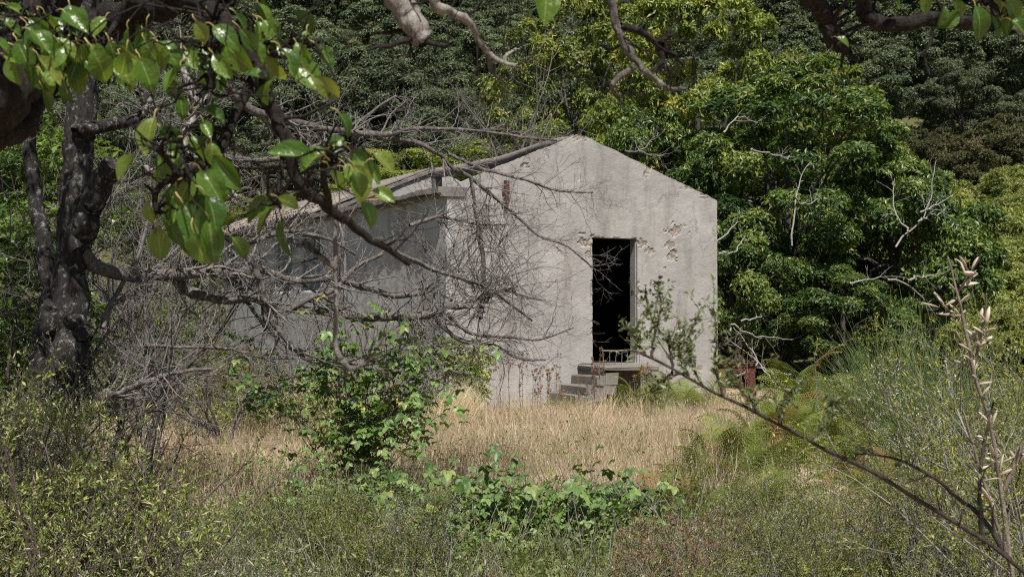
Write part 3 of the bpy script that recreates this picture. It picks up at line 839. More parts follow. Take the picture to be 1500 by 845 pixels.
chestnut('yellowing chestnut tree directly above the gable apex', 850, 36.0, -30, 2.9, 'chesty', 0)
chestnut('lower deep green chestnut tree at the right edge of the clearing', 1310, 27.0, 205, 2.1, 'chest', 2)
chestnut('green chestnut tree with sparse top between the large one and the hillside', 1190, 32.0, 60, 2.3, 'chest', 1)
chestnut('pale yellow green chestnut tree seen over the broken roof', 715, 41.0, 205, 2.4, 'chesty', 2)
chestnut('pale green chestnut tree beyond the left end of the house', 590, 43.0, 215, 2.6, 'chesty', 2)
chestnut('small dark chestnut tree in the shade just behind the right corner of the house', 1075, 25.3, 290, 1.5, 'chest', 2)
chestnut('bushy chestnut shoots in front of the dark thicket at the right', 1235, 24.6, 385, 1.4, 'chest', 2)
chestnut('chestnut tree half hidden by the dead branches far left of the house', 330, 38.0, 285, 2.6, 'chest', 1)
chestnut('dark chestnut tree farthest left behind the lichened trunk', 90, 33.0, 190, 2.8, 'chest', 0)
chestnut('green chestnut tree filling the gap above the right slope of the gable', 955, 29.5, 150, 1.8, 'chest', 2)

# --- bleached dead branches standing in the green at the right
def dead_thing(label, paths, d, name='dead_branch', per=5, l=(.15, .5), mat='white', cat='dead branch'):
    base = P(paths[0][0][0], paths[0][0][1], d)
    t = thing(name, label, cat, base)
    for p in paths:
        pp, rr_ = trace(p, d, d + .5, 1.5, .45, 24, 1.0)
        g = Geo(); Vt, Qt = tubes(pp, rr_, 6); g.add(Vt, Q=Qt)
        if per:
            c1, r1_ = spawn(pp, rr_, per, .25, .98, 25, 65, l[0], l[1], 6, .22, .03, .55, .3, .004)
            Vt, Qt = tubes(c1, r1_, 4); g.add(Vt, Q=Qt)
            c2, r2_ = spawn(c1, r1_, 2, .3, .95, 25, 65, l[0] * .5, l[1] * .5, 4, .22, .03, .6, .3, .003)
            Vt, Qt = tubes(c2, r2_, 3); g.add(Vt, Q=Qt)
        g.build('limb', M[mat], t, base)
    return t
dead_thing('forked white dead branch in front of the lower right chestnut tree', [[(1312, 362), (1325, 345), (1345, 325), (1360, 300), (1366, 262), (1372, 235)], [(1330, 340), (1315, 318), (1308, 290), (1310, 262)], [(1345, 325), (1365, 315), (1385, 312)], [(1350, 312), (1372, 300), (1398, 285)]], 24.2)
dead_thing('pale dead stem curving up through the large chestnut', [[(1160, 360), (1163, 300), (1172, 262), (1186, 240)], [(1165, 290), (1180, 300), (1200, 290)]], 23.6, per=3)
dead_thing('white dead twig close to the right edge of the house wall', [[(1052, 372), (1075, 368), (1092, 345)], [(1052, 355), (1070, 335), (1084, 325)]], 23.2, per=2, l=(.1, .3))
dead_thing('tangle of fallen grey branches in the shade right of the house', [[(1060, 560), (1110, 535), (1095, 505), (1075, 480)], [(1070, 475), (1110, 492), (1160, 498)], [(1150, 575), (1125, 548), (1105, 525), (1062, 495)], [(1085, 470), (1110, 465), (1125, 462)], [(1160, 548), (1125, 543), (1100, 520)]], 23.4, per=6, l=(.2, .6), cat='fallen branches')
dead_thing('bare grey twiggy branch above the right chestnuts', [[(1165, 165), (1150, 180), (1185, 150), (1210, 100)], [(1185, 150), (1180, 110), (1160, 85)]], 26.5, per=8, l=(.3, .9), mat='twig')
dead_thing('thin pale dead branch across the middle of the large chestnut', [[(1100, 220), (1130, 225), (1155, 232)], [(1060, 195), (1085, 172), (1110, 180)]], 24, per=4, l=(.2, .5))
dead_thing('grey crooked dead limb over the right slope of the gable', [[(915, 220), (935, 222), (955, 205), (965, 195)], [(935, 222), (960, 228), (980, 225)]], 24.3, per=6, l=(.2, .5), mat='twig')
dead_thing('grey dead branch leaning beside the dry pods at the right', [[(1245, 415), (1275, 408), (1300, 405)], [(1300, 410), (1335, 420), (1355, 445), (1365, 475)], [(1330, 410), (1350, 405), (1368, 403)]], 20.0, per=4, l=(.15, .5))

# bare grey trees on the left and behind the roof
def bare_tree(label, base_px, base_py, d, h, spread, n1=5, lean=(0, 0), mat='twig', name='bare_tree', dens=(7, 6, 5), cat='bare tree', r=.05, up=.03):
    b0 = P(base_px, base_py, d); b0[2] = min(b0[2], float(gz(b0[0], b0[1])) - .05) if base_py > 455 else b0[2]
    t = thing(name, label, cat, b0)
    dirs = rdir(n1) * np.array([spread, spread, .15]) + np.array([lean[0], lean[1], 1.0])
    p0 = grow(np.repeat(b0[None], n1, 0), dirs, h * rng.uniform(.7, 1.05, n1), 12, .13, up)
    r0 = r * np.linspace(1, .22, 12)[None] * rng.uniform(.6, 1.1, n1)[:, None]
    g = Geo(); Vt, Qt = tubes(p0, r0, 7); g.add(Vt, Q=Qt); g.build('stem', M['dead'], t, b0)
    p1, r1_ = spawn(p0, r0, dens[0], .2, .98, 25, 75, h * .18, h * .45, 9, .2, .03, .55, .25, .004)
    p2, r2_ = spawn(p1, r1_, dens[1], .2, .98, 25, 70, h * .07, h * .2, 6, .22, .02, .6, .3, .0022)
    p3, r3_ = spawn(p2, r2_, dens[2], .2, .98, 25, 70, h * .03, h * .09, 4, .22, .02, .7, .4, .0016)
    g = Geo()
    for p, r_, s in ((p1, r1_, 5), (p2, r2_, 4), (p3, r3_, 3)):
        Vt, Qt = tubes(p, r_, s); g.add(Vt, Q=Qt)
    g.build('twigs', M[mat], t, b0, kind='stuff')
    return t
bare_tree('leafless grey tree with a fan of fine twigs behind the broken roof', 745, 330, 31, 5.2, .55, 6, (-.1, 0), dens=(6, 5, 4), r=.05)
bare_tree('dark leafless tree rising behind the near pear leaves', 520, 470, 16, 4.4, .35, 5, (.05, 0), dens=(6, 5, 4), r=.035)
bare_tree('leafless grey tree left of the house behind the lichened trunk', 215, 520, 13.5, 4.2, .5, 7, (.15, 0), dens=(7, 6, 4), r=.035)
bare_tree('bare tangled shrub between the lichened trunk and the house', 330, 520, 14.5, 2.0, .9, 7, (.1, 0), dens=(7, 5, 5), r=.028)
bare_tree('bare brown shrub at the far left edge beside the trunk', 20, 560, 9.8, 3.2, .6, 7, (.1, 0), dens=(8, 6, 4), r=.025)
bare_tree('low bare brushwood below the dead limbs at the left', 215, 640, 11.0, 1.3, 1.3, 4, (.1, 0), dens=(6, 5, 3), r=.018, mat='stem')

bare_tree('dense bare tangle of fine twigs close behind the lichened trunk', 130, 560, 9.8, 2.7, .7, 7, (.1, 0), dens=(7, 5, 4), r=.02)
bare_tree('bare grey twigs rising between the trunk and the hanging pear leaves', 205, 520, 10.6, 3.3, .5, 6, (.05, 0), dens=(7, 5, 4), r=.022)
# leafy climbing shrub left of the trunk
def leafy_bush(label, px, py, d, h, rx, n, L, mt, name='leafy_bush', cat='bush', per=6, ncl=26, cr=.3, bias=0.):
    b0 = P(px, py, d); z0 = float(gz(b0[0], b0[1]))
    return make_tree(name, label, cat, (b0[0], b0[1], z0 - .05), h, rx, h * .52, .5, ncl, cr, n, per, L, .5, M[mt], M['stem'], None, .03, bias, .3, .5, -1, 10)
leafy_bush('glossy leaved bush at the left edge below the thick dark limb', 12, 560, 9.3, 2.2, .45, 900, .07, 'ivy')
leafy_bush('light green leafy sapling between the limb and the lichened trunk', 60, 400, 10.2, 4.0, .5, 700, .075, 'ivy', bias=.2)
leafy_bush('mid green round bush below the far left end of the house', 265, 520, 19.5, 1.6, 1.2, 2200, .07, 'herb', bias=-.25)
leafy_bush('olive green bush standing left of the house corner', 190, 520, 21.5, 2.6, 1.6, 2600, .09, 'herb', bias=-.35)
leafy_bush('low dark green bush under the dead limbs in front of the side wall', 400, 520, 16.5, 1.0, 1.2, 2000, .06, 'herb', bias=-.15)
leafy_bush('feathery green bush at the near corner of the house', 655, 560, 18.6, 1.15, .55, 1800, .06, 'herb', bias=.0)

# ------------------------------------------------------------------ old lichened tree with dead limbs
b0 = np.array([*P(85, 640, 8.6)[:2], 0.0]); b0[2] = float(gz(b0[0], b0[1]))
old = thing('old_fruit_tree', 'old lichen spotted tree whose dead limbs reach across in front of the house', 'tree', b0)
def limb(name, pts, d0, d1, r0, r1, mat, K=30, sides=9, wig=.12, parent=None, org=None):
    K = int(K * 1.6); sides += 3
    pp, rr_ = trace(pts, d0, d1, r0, r1, K, wig)
    Vt, Qt = tubes(pp, rr_, sides)
    out = Vt - np.repeat(pp[0], sides, 0)
    jn = rng.normal(0, .06 if r0 > 7 else .09, (K, sides)); jn = jn + .5 * np.roll(jn, 1, 0) + .5 * np.roll(jn, -1, 0)
    kn = np.repeat((rng.random(K) < .07) * rng.uniform(.1, .3, K) * (r0 < 20), sides) * (rng.random(K * sides) < .5)
    Vt = Vt + out * (jn.ravel() + kn)[:, None]
    g = Geo(); g.add(Vt, Q=Qt)
    g.add(np.vstack([Vt[-sides:], Vt[-sides:].mean(0)]), T=[[i, (i + 1) % sides, sides] for i in range(sides)])
    g.build(name, M[mat], parent if parent is not None else old, b0 if org is None else org)
    return pp, rr_
limb('trunk', [(78, 668), (84, 600), (92, 540), (99, 450), (106, 350), (112, 250), (117, 150), (124, 60), (135, -80)], 8.5, 8.7, 28, 17, 'bark', 40, 12, .10)
limb('trunk', [(100, 590), (84, 500), (74, 420), (63, 350), (50, 285), (44, 215), (36, 120)], 8.6, 9.0, 15, 8, 'bark', 34, 9, .14)
limb('trunk', [(60, 650), (54, 580), (64, 500), (80, 440)], 8.5, 8.5, 20, 14, 'bark', 20, 9, .14)
limb('limb', [(116, 360), (130, 310), (148, 270), (166, 238)], 8.5, 8.3, 21, 15, 'bark', 18, 9, .12)
limb('limb', [(112, 195), (150, 184), (185, 178), (205, 168), (212, 140)], 8.5, 8.9, 11, 7, 'bark', 18, 8, .15)
limb('limb', [(105, 470), (118, 478), (124, 500), (122, 540), (126, 580)], 8.3, 8.3, 14, 9, 'bark', 18, 9, .14)
dl = []   # dead limbs that carry twigs
def dlimb(pts, d0, d1, r0, r1, mat='dead', K=34): 
    q = limb('limb', pts, d0, d1, r0, r1, mat, K, 8, .16); dl.append(q); return q
dlimb([(118, 370), (140, 388), (170, 402), (210, 405), (260, 403), (305, 398), (345, 402), (372, 392), (400, 402), (432, 411), (480, 408), (530, 419), (575, 432), (620, 428)], 8.6, 10.2, 11, 4)
dlimb([(262, 405), (275, 428), (330, 440), (372, 436), (397, 450), (418, 456), (451, 438), (489, 424), (521, 392), (560, 372)], 9.2, 10.0, 7, 2.5)
dlimb([(420, 454), (470, 455), (520, 462), (560, 466), (600, 462), (629, 461), (653, 450), (688, 447)], 9.8, 10.4, 6.5, 5)
dlimb([(636, 463), (653, 483), (675, 499), (699, 503), (727, 507), (760, 525), (800, 527)], 10.2, 10.6, 4, 1.2)
dlimb([(655, 460), (677, 481), (701, 491), (741, 493), (790, 497), (840, 480)], 10.2, 10.6, 3, 1)
dlimb([(300, 60), (350, 150), (430, 178), (490, 190), (540, 198), (580, 194), (620, 189), (690, 192), (760, 200), (815, 206)], 9.0, 11.5, 6, 1.6)
dlimb([(545, 200), (600, 206), (640, 224), (660, 243), (690, 262), (720, 285), (752, 312), (790, 345), (832, 362), (872, 396)], 10.4, 11.2, 4.4, 1.0)
dlimb([(655, 225), (700, 245), (770, 264), (820, 280), (868, 282)], 10.8, 11.2, 3, 1)
dlimb([(690, 262), (697, 310), (705, 360), (708, 420), (702, 466)], 10.6, 10.8, 2.6, 4)
dlimb([(702, 466), (712, 440), (735, 425), (770, 435), (800, 440)], 10.7, 11.2, 3.5, 1.2)
dlimb([(560, 360), (600, 380), (650, 400), (700, 415), (740, 440), (780, 470)], 9.8, 10.8, 4, 1.4)
dlimb([(600, 330), (640, 318), (665, 322), (700, 328), (740, 330)], 10.3, 10.9, 3, 1)
dlimb([(240, 300), (300, 330), (350, 355), (420, 340), (480, 350), (520, 372)], 9.2, 10.0, 6, 2)
dlimb([(290, 225), (340, 232), (400, 235), (460, 215), (520, 180), (580, 140)], 9.6, 10.6, 5, 1.5)
dlimb([(270, 225), (274, 190), (300, 150), (326, 110)], 9.0, 9.2, 6, 4, 'white')
dlimb([(302, 150), (286, 145), (270, 105), (262, 70)], 9.0, 9.1, 5, 5, 'white')
dlimb([(196, 185), (212, 160), (224, 145)], 8.8, 8.8, 5, 4, 'white')
dlimb([(210, 250), (255, 250), (300, 262), (345, 288)], 8.9, 9.3, 7, 4, 'white')
dlimb([(150, 480), (165, 440), (200, 380), (215, 330), (225, 280)], 8.8, 9.0, 4, 1.6, 'twig')
dlimb([(205, 640), (214, 560), (214, 470), (212, 400)], 8.8, 8.9, 3.4, 4, 'dead')
dlimb([(130, 580), (170, 575), (210, 560), (260, 545), (310, 540)], 8.4, 8.8, 7, 2, 'dead')
dlimb([(210, 505), (260, 508), (330, 510), (380, 523), (430, 525)], 8.8, 9.4, 3, 1.4, 'dead')
dlimb([(372, 385), (385, 430), (400, 475), (425, 505), (445, 520)], 9.2, 9.5, 5, 4, 'dead')
dlimb([(360, 440), (400, 490), (470, 535), (540, 520), (600, 500)], 9.6, 10.0, 3, 1, 'twig')
dlimb([(590, 465), (600, 490), (625, 525), (648, 540), (690, 548)], 10.0, 10.2, 5, 2, 'dead')
g = Geo()
for pp, rr_ in dl:
    ln = np.linalg.norm(np.diff(pp[0], axis=0), axis=1).sum()
    n1 = int(9 + ln * 12)
    p1, r1_ = spawn(pp, rr_, n1, .15, 1.0, 25, 75, .12, .55, 7, .19, .025, .36, .35, .0022)
    p2, r2_ = spawn(p1, r1_, 4, .25, 1.0, 25, 65, .06, .26, 5, .2, .03, .62, .4, .0018)
    p3, r3_ = spawn(p2, r2_, 2, .25, 1.0, 25, 65, .03, .12, 4, .2, .03, .7, .5, .0014)
    for p, r_, s in ((p1, r1_, 5), (p2, r2_, 3), (p3, r3_, 3)):
        Vt, Qt = tubes(p, r_, s); g.add(Vt, Q=Qt)
# a fan of upright and drooping shoots in front of the gable's left half
src = np.array([P(x, y, d) for x, y, d in [(705, 425, 10.7), (690, 447, 10.4), (670, 400, 10.6), (640, 395, 10.5), (715, 330, 10.9), (730, 360, 10.9), (650, 330, 10.5), (750, 420, 10.9), (620, 420, 10.3)]])
k = np.repeat(np.arange(len(src)), 15)
p1 = grow(src[k] + rng.normal(0, .03, (len(k), 3)), rng.normal(0, 1, (len(k), 3)) * np.array([.8, .5, .7]) + np.array([.1, 0, .35]), rng.uniform(.35, .95, len(k)), 9, .15, .02)
r1_ = np.linspace(.0055, .002, 9)[None] * rng.uniform(.6, 1.1, (len(k), 1))
p2, r2_ = spawn(p1, r1_, 4, .2, 1, 25, 60, .08, .3, 5, .2, .02, .6, .5, .0017)
p3, r3_ = spawn(p2, r2_, 2, .2, 1, 25, 60, .04, .12, 4, .2, .02, .7, .5, .0014)
for p, r_, s in ((p1, r1_, 5), (p2, r2_, 3), (p3, r3_, 3)):
    Vt, Qt = tubes(p, r_, s); g.add(Vt, Q=Qt)
g.build('twigs', M['twig'], old, b0, kind='stuff')
# unseen leaf clumps above the picture, added to shade the trunk and bushes
rp, D, Nn, ll, ww, tt, _ = crown_geo(-3.6, 6.9, 5.5, 1.05, 1.5, .6, 22, .35, 1000, 6, .075, .6, None)
g = Geo(); add_leaves(g, rp, D, Nn, ll, ww, .2, 1, tt)
rp, D, Nn, ll, ww, tt, _ = crown_geo(-3.0, 5.1, 5.2, 1.1, .9, .5, 18, .35, 800, 6, .075, .6, None)
add_leaves(g, rp, D, Nn, ll, ww, .2, 1, tt); g.build('foliage', M['ivy'], old, b0, kind='stuff')

# ------------------------------------------------------------------ near pear tree: limbs, twigs and large leaves
pb = np.array([-2.3, 1.4, 0.0]); pb[2] = float(gz(pb[0], pb[1]))
pear = thing('pear_tree', 'near pear tree with glossy leaves hanging into the top of the view', 'tree', pb)
PEAR_LIMBS = []; PEAR_R = []
def nl(pts, d0, d1, r0, r1, mat='barknear', K=24, wig=.12, sides=9):
    q = limb('limb', pts, d0, d1, r0, r1, mat, K, sides, wig, pear, pb); PEAR_LIMBS.append(q[0]); PEAR_R.append(q[1]); return q
limb('trunk', [(-900, 2400, 1.8), (-560, 1500, 2.0), (-330, 600, 2.3), (-210, 330, 2.5), (-60, 170, 2.6), (20, 110, 2.7), (70, 20, 2.8), (110, -120, 2.9)], 0, 0, 95, 30, 'barknear', 44, 14, .1, pear, pb)
nl([(-80, 215, 2.6), (-10, 195, 2.7), (30, 178, 2.8), (50, 150, 2.9)], 0, 0, 34, 16)
nl([(40, 80, 2.75), (110, 50, 2.7), (175, 28, 2.6), (240, 5, 2.5), (330, -60, 2.4), (560, -160, 2.3), (900, -190, 2.4), (1150, -120, 2.6), (1290, -60, 2.8)], 0, 0, 26, 18, K=50, wig=.18)
nl([(240, -30, 2.45), (330, 40, 2.4), (372, 105, 2.4), (400, 160, 2.4), (416, 205, 2.4), (440, 265, 2.42), (482, 305, 2.45), (520, 335, 2.5), (560, 360, 2.55), (600, 386, 2.6)], 0, 0, 15, 4, K=40, wig=.22)
nl([(482, 305, 2.45), (480, 285, 2.4), (474, 262, 2.35), (476, 246, 2.3)], 0, 0, 6, 4, K=10)
nl([(372, 110, 2.4), (340, 180, 2.3), (330, 205, 2.25), (318, 228, 2.2)], 0, 0, 6, 3.5, K=12)
nl([(318, 228, 2.2), (300, 240, 2.2), (283, 246, 2.15), (262, 262, 2.15), (240, 268, 2.15), (226, 285, 2.15), (230, 310, 2.15)], 0, 0, 5, 4, K=18)
nl([(262, 262, 2.15), (245, 235, 2.12), (232, 218, 2.1)], 0, 0, 5, 3.5, K=10)
nl([(416, 205, 2.4), (412, 250, 2.3), (407, 290, 2.25), (404, 298, 2.2)], 0, 0, 4, 3, K=10)
nl([(300, -40, 2.3), (310, 10, 2.2), (316, 60, 2.2), (312, 110, 2.2), (308, 130, 2.2)], 0, 0, 7, 7, K=14)
nl([(330, 40, 2.4), (380, 60, 2.3), (400, 80, 2.25), (430, 62, 2.2), (462, 66, 2.2)], 0, 0, 6, 3, K=14)
nl([(175, 28, 2.6), (150, 60, 2.45), (130, 75, 2.4)], 0, 0, 5, 3, K=10)
nl([(110, 50, 2.7), (70, 40, 2.45), (40, 50, 2.4)], 0, 0, 6, 3, K=10)
nl([(492, 300, 2.5), (491, 380, 2.5), (493, 440, 2.5), (492, 500, 2.5), (500, 525, 2.5), (515, 540, 2.5)], 0, 0, 2.6, 4.2, 'twig', K=26, wig=.16)
nl([(492, 392, 2.5), (472, 378, 2.5), (448, 355, 2.5)], 0, 0, 5, 4, 'dead', K=12)
nl([(515, 540, 2.5), (530, 535, 2.5), (540, 525, 2.5)], 0, 0, 4, 3, 'dead', K=8)
# grey peeled stub and the crooked branch from it
nl([(540, -60, 2.6), (575, -15, 2.6), (596, 20, 2.6), (612, 46, 2.6), (622, 58, 2.6)], 0, 0, 23, 15, 'peel', K=22, wig=.06)
nl([(610, -40, 2.65), (632, -10, 2.6), (640, 12, 2.6), (662, 18, 2.62), (690, 35, 2.65), (703, 62, 2.68), (718, 80, 2.7), (742, 94, 2.7), (758, 97, 2.7)], 0, 0, 9, 2.4, 'peel', K=36, wig=.14)
nl([(738, 92, 2.7), (742, 82, 2.7), (756, 72, 2.72)], 0, 0, 3.4, 2, 'peel', K=8)
nl([(716, 80, 2.7), (722, 105, 2.72), (738, 120, 2.75)], 0, 0, 5, 2, 'dead', K=8)
# lichened branch in front of the green trees
nl([(880, -140, 2.9), (893, -20, 2.9), (905, 35, 2.9), (918, 68, 2.9), (932, 92, 2.9), (948, 106, 2.9), (975, 128, 2.95), (1005, 130, 3.0)], 0, 0, 8, 2.5, 'dead', K=30, wig=.25)
nl([(908, 38, 2.9), (935, 45, 2.92), (960, 62, 2.95), (972, 58, 2.95), (988, 48, 2.98)], 0, 0, 6, 3, 'barknear', K=16)
nl([(965, 66, 2.95), (970, 88, 2.95), (960, 106, 2.95)], 0, 0, 5, 3, 'barknear', K=10)
nl([(930, 98, 2.9), (905, 115, 2.9), (896, 130, 2.9), (910, 150, 2.95)], 0, 0, 5, 2.5, 'dead', K=12)
nl([(968, 66, 2.95), (985, 80, 3.0), (1002, 95, 3.0)], 0, 0, 5, 2, 'barknear', K=10)
# dark limbs at the top right
nl([(1150, -90, 2.7), (1185, -10, 2.75), (1205, 25, 2.8), (1222, 55, 2.8), (1232, 74, 2.8)], 0, 0, 15, 11, K=16, wig=.2)
nl([(1600, -70, 2.9), (1480, -5, 2.9), (1420, 30, 2.9), (1360, 32, 2.9), (1310, 38, 2.9), (1275, 30, 2.9), (1262, 0, 2.9), (1250, -80, 2.8)], 0, 0, 8, 13, K=34, wig=.2)
nl([(1420, -20, 2.8), (1450, 15, 2.75), (1475, 35, 2.7), (1510, 60, 2.7)], 0, 0, 3, 2.2, 'peel', K=12)

def pear_leaf_mesh(curl, bend, fold):
    n, w = 9, 5
    g = Geo(); V = []; tt = []
    for i in range(n):
        t = i / (n - 1)
        half = .275 * (math.sin(math.pi * t ** .93)) ** .8 * (1.0 if t < .9 else .6) if 0 < t < 1 else .003
        for j in range(w):
            s = (j - 2) / 2
            V.append([s * half, t - bend * .12 * t * t, -bend * .30 * t * t + fold * abs(s) ** 1.2 * half + curl * .05 * math.sin(t * 5 + s * 2)])
            tt.append(1.0 if j == 2 else .0 + .3 * (abs(s) == 1))
    idx = np.arange(n * w).reshape(n, w)
    Qd = np.stack([idx[:-1, :-1], idx[:-1, 1:], idx[1:, 1:], idx[1:, :-1]], -1).reshape(-1, 4)
    g.add(V, Q=Qd, tint=np.array(tt) * .95, mat=0)
    pet = np.array([[[.05 * curl, -.30, -.10], [0.02, -.2, .0], [0, -.1, .03], [0, .03, .0]]])
    Vt, Qt = tubes(pet, np.array([[.022, .018, .016, .014]]), 5); g.add(Vt, Q=Qt, mat=1, tint=0)
    return g.mesh('leaf', [M['pear'], M['petiole']])
pl = [pear_leaf_mesh(*a) for a in [(.4, .5, .6), (-.6, 1.0, .4), (.9, .7, .85), (0.2, 1.4, .35), (-.4, .0, .7)]]
LV = [(226, 172, 210, 222), (200, 226, 172, 266), (238, 226, 231, 246), (234, 186, 266, 216), (273, 206, 308, 231), (312, 226, 360, 288), (294, 249, 338, 312),
      (306, 207, 330, 232), (292, 160, 336, 174), (297, 176, 309, 204), (256, 272, 236, 305), (231, 331, 236, 391), (249, 330, 262, 356), (284, 340, 303, 428), (268, 298, 297, 352),
      (306, 320, 316, 400), (216, 296, 223, 331), (276, 286, 330, 340), (300, 285, 322, 330), (262, 285, 250, 345), (281, 252, 262, 300),
      (404, 295, 357, 322), (404, 301, 360, 346), (407, 289, 441, 308), (416, 320, 418, 372), (461, 228, 403, 226), (478, 220, 438, 246), (482, 225, 507, 196), (496, 166, 524, 198),
      (481, 245, 497, 279), (513, 220, 560, 268), (546, 224, 584, 252), (517, 250, 534, 290), (538, 238, 556, 270), (529, 294, 558, 330), (547, 277, 575, 292), (505, 240, 530, 268),
      (287, 32, 307, 70), (312, 38, 350, 62), (273, 74, 289, 102), (313, 80, 342, 119), (357, 108, 384, 100), (396, 82, 411, 120), (434, 62, 456, 98), (462, 66, 496, 100), (458, 112, 497, 143),
      (378, 5, 408, 37), (247, 115, 268, 152), (330, 60, 352, 100), (345, 20, 372, 52), (300, 70, 318, 110), (410, 70, 440, 110), (385, 30, 415, 62), (425, 88, 462, 128), (264, 95, 246, 130), (365, 60, 395, 92),
      (95, 18, 132, 44), (60, 25, 100, 42), (45, 46, 75, 72), (25, 60, 46, 102), (48, 86, 70, 132), (125, 65, 165, 97), (120, 84, 148, 114), (62, 130, 71, 162), (0, 28, 32, 50), (15, 80, 30, 125), (80, 55, 110, 85),
      (135, 72, 160, 118), (10, 8, 48, 22), (105, 90, 118, 130), (160, 60, 176, 105), (205, 85, 226, 130), (185, 75, 176, 118), (228, 60, 240, 100),
      (800, -22, 800, 26), (1428, 8, 1452, 62), (1450, 18, 1480, 55), (1405, 15, 1380, 40), (1475, 0, 1500, 30), (1395, 0, 1410, 30), (1350, -10, 1360, 24), (1225, 55, 1250, 62), (1300, -12, 1325, 14), (1480, 30, 1510, 50)]
lr = np.random.default_rng(3)
extra = []; pet_ends = []
for (cx, cy, sx_, sy_, n) in [(300, 60, 70, 40, 22), (400, 50, 40, 40, 10), (60, 60, 55, 45, 30), (280, 250, 40, 38, 16), (300, 330, 22, 30, 8), (170, 50, 40, 35, 12), (1440, 5, 50, 14, 6), (500, 235, 40, 20, 5)]:
    for _ in range(n):
        x, y = cx + lr.normal(0, sx_ * .6), cy + lr.normal(0, sy_ * .6); a = lr.normal(math.pi / 2 - .3, .6); l = lr.uniform(30, 50)
        extra.append((x, y, x + math.cos(a) * l, y + math.sin(a) * l))
for i, (x0, y0, x1, y1) in enumerate(LV + extra):
    d = 2.15 + lr.normal(0, .08) if x0 < 600 and i < len(LV) else 2.35 + lr.normal(0, .12)
    if x0 < 180: d = 2.35 + lr.normal(0, .08)
    if x0 > 700: d = 2.7 + lr.normal(0, .1)
    a, c_ = P(x0, y0, d), P(x1, y1, d + lr.normal(0, .015))
    Yd = c_ - a; ln = np.linalg.norm(Yd); Yd = Yd / ln
    toC = np.array([0, -1.0, .75]) + lr.normal(0, .45, 3)
    Xd = np.cross(Yd, toC); Xd /= np.linalg.norm(Xd); Zd = np.cross(Xd, Yd)
    mt = Matrix(((Xd[0] * ln * lr.uniform(.85, 1.12), Yd[0] * ln, Zd[0] * ln), (Xd[1] * ln, Yd[1] * ln, Zd[1] * ln), (Xd[2] * ln, Yd[2] * ln, Zd[2] * ln)))
    o = bpy.data.objects.new('leaf', pl[lr.integers(0, 5)]); COL.objects.link(o); o.parent = pear
    q = Matrix((Xd, Yd, Zd)).transposed().to_quaternion()
    o.rotation_mode = 'QUATERNION'; o.rotation_quaternion = q
    ln *= min(1.08, 64 / math.hypot(x1 - x0, y1 - y0)) * lr.uniform(.85, 1.15); ww = ln * lr.uniform(.85, 1.2)
    o.scale = (ww, ln, ln); o.location = tuple(a - pb)
    pet_ends.append(a - Yd * ln * .29 - Zd * ln * .09)
# thin twigs that carry the leaf stalks
near = np.concatenate([pp[0] for pp in PEAR_LIMBS])
g = Geo()
for q in pet_ends:
    dd = np.linalg.norm(near - q, axis=1); j = int(np.argmin(dd + np.maximum(0, q[2] - near[:, 2]) * .8))
    if dd[j] > .5: continue
    s_ = np.linspace(0, 1, 7)[:, None]
    c_ = near[j] * (1 - s_) + q * s_; c_[:, 2] += np.sin(s_[:, 0] * math.pi) * dd[j] * .18
    c_[1:-1] += lr.normal(0, .006 + dd[j] * .02, (5, 3))
    Vt, Qt = tubes(c_[None], np.linspace(.0032, .0014, 7)[None], 5); g.add(Vt, Q=Qt)
for pp, rr_ in zip(PEAR_LIMBS, PEAR_R):
    p1, r1_ = spawn(pp, rr_, 7, .35, 1, 30, 75, .03, .16, 6, .2, .05, .35, .4, .0012)
    p2, r2_ = spawn(p1, r1_, 2, .3, 1, 30, 70, .02, .07, 4, .2, .05, .6, .4, .0009)
    for p, r_, q in ((p1, r1_, 5), (p2, r2_, 4)):
        Vt, Qt = tubes(p, r_, q); g.add(Vt, Q=Qt)
g.build('twigs', M['barknear'], pear, pb, kind='stuff')
# the shading crown above the picture
g = Geo()
for (cx, cy, cz, rx, ry, rz_, n) in [(-1.9, 1.9, 3.5, 1.0, .9, .45, 520), (1.7, 2.0, 3.5, 1.0, .7, .4, 420), (0.2, .2, 3.6, 1.6, .8, .45, 420), (-2.35, 3.9, 4.0, 1.0, .8, .4, 420)]:
    rp, D, Nn, ll, ww, tt, _ = crown_geo(cx, cy, cz, rx, ry, rz_, 18, .3, n, 6, .075, .6, None)
    add_leaves(g, rp, D, Nn, ll, ww, .2, 1, tt)
g.build('foliage', M['ivy'], pear, pb, kind='stuff')

# ------------------------------------------------------------------ ground vegetation
def ground_at(px, d):
    x = (px - 750) / F * d
    return np.array([x, d, float(gz(x, d))])

def recolour(o, stem=None, fol=None):
    for c_ in o.children:
        m_ = stem if c_.name.startswith('stem') else fol
        if m_: c_.material_slots[0].link = 'OBJECT'; c_.material_slots[0].material = M[m_]
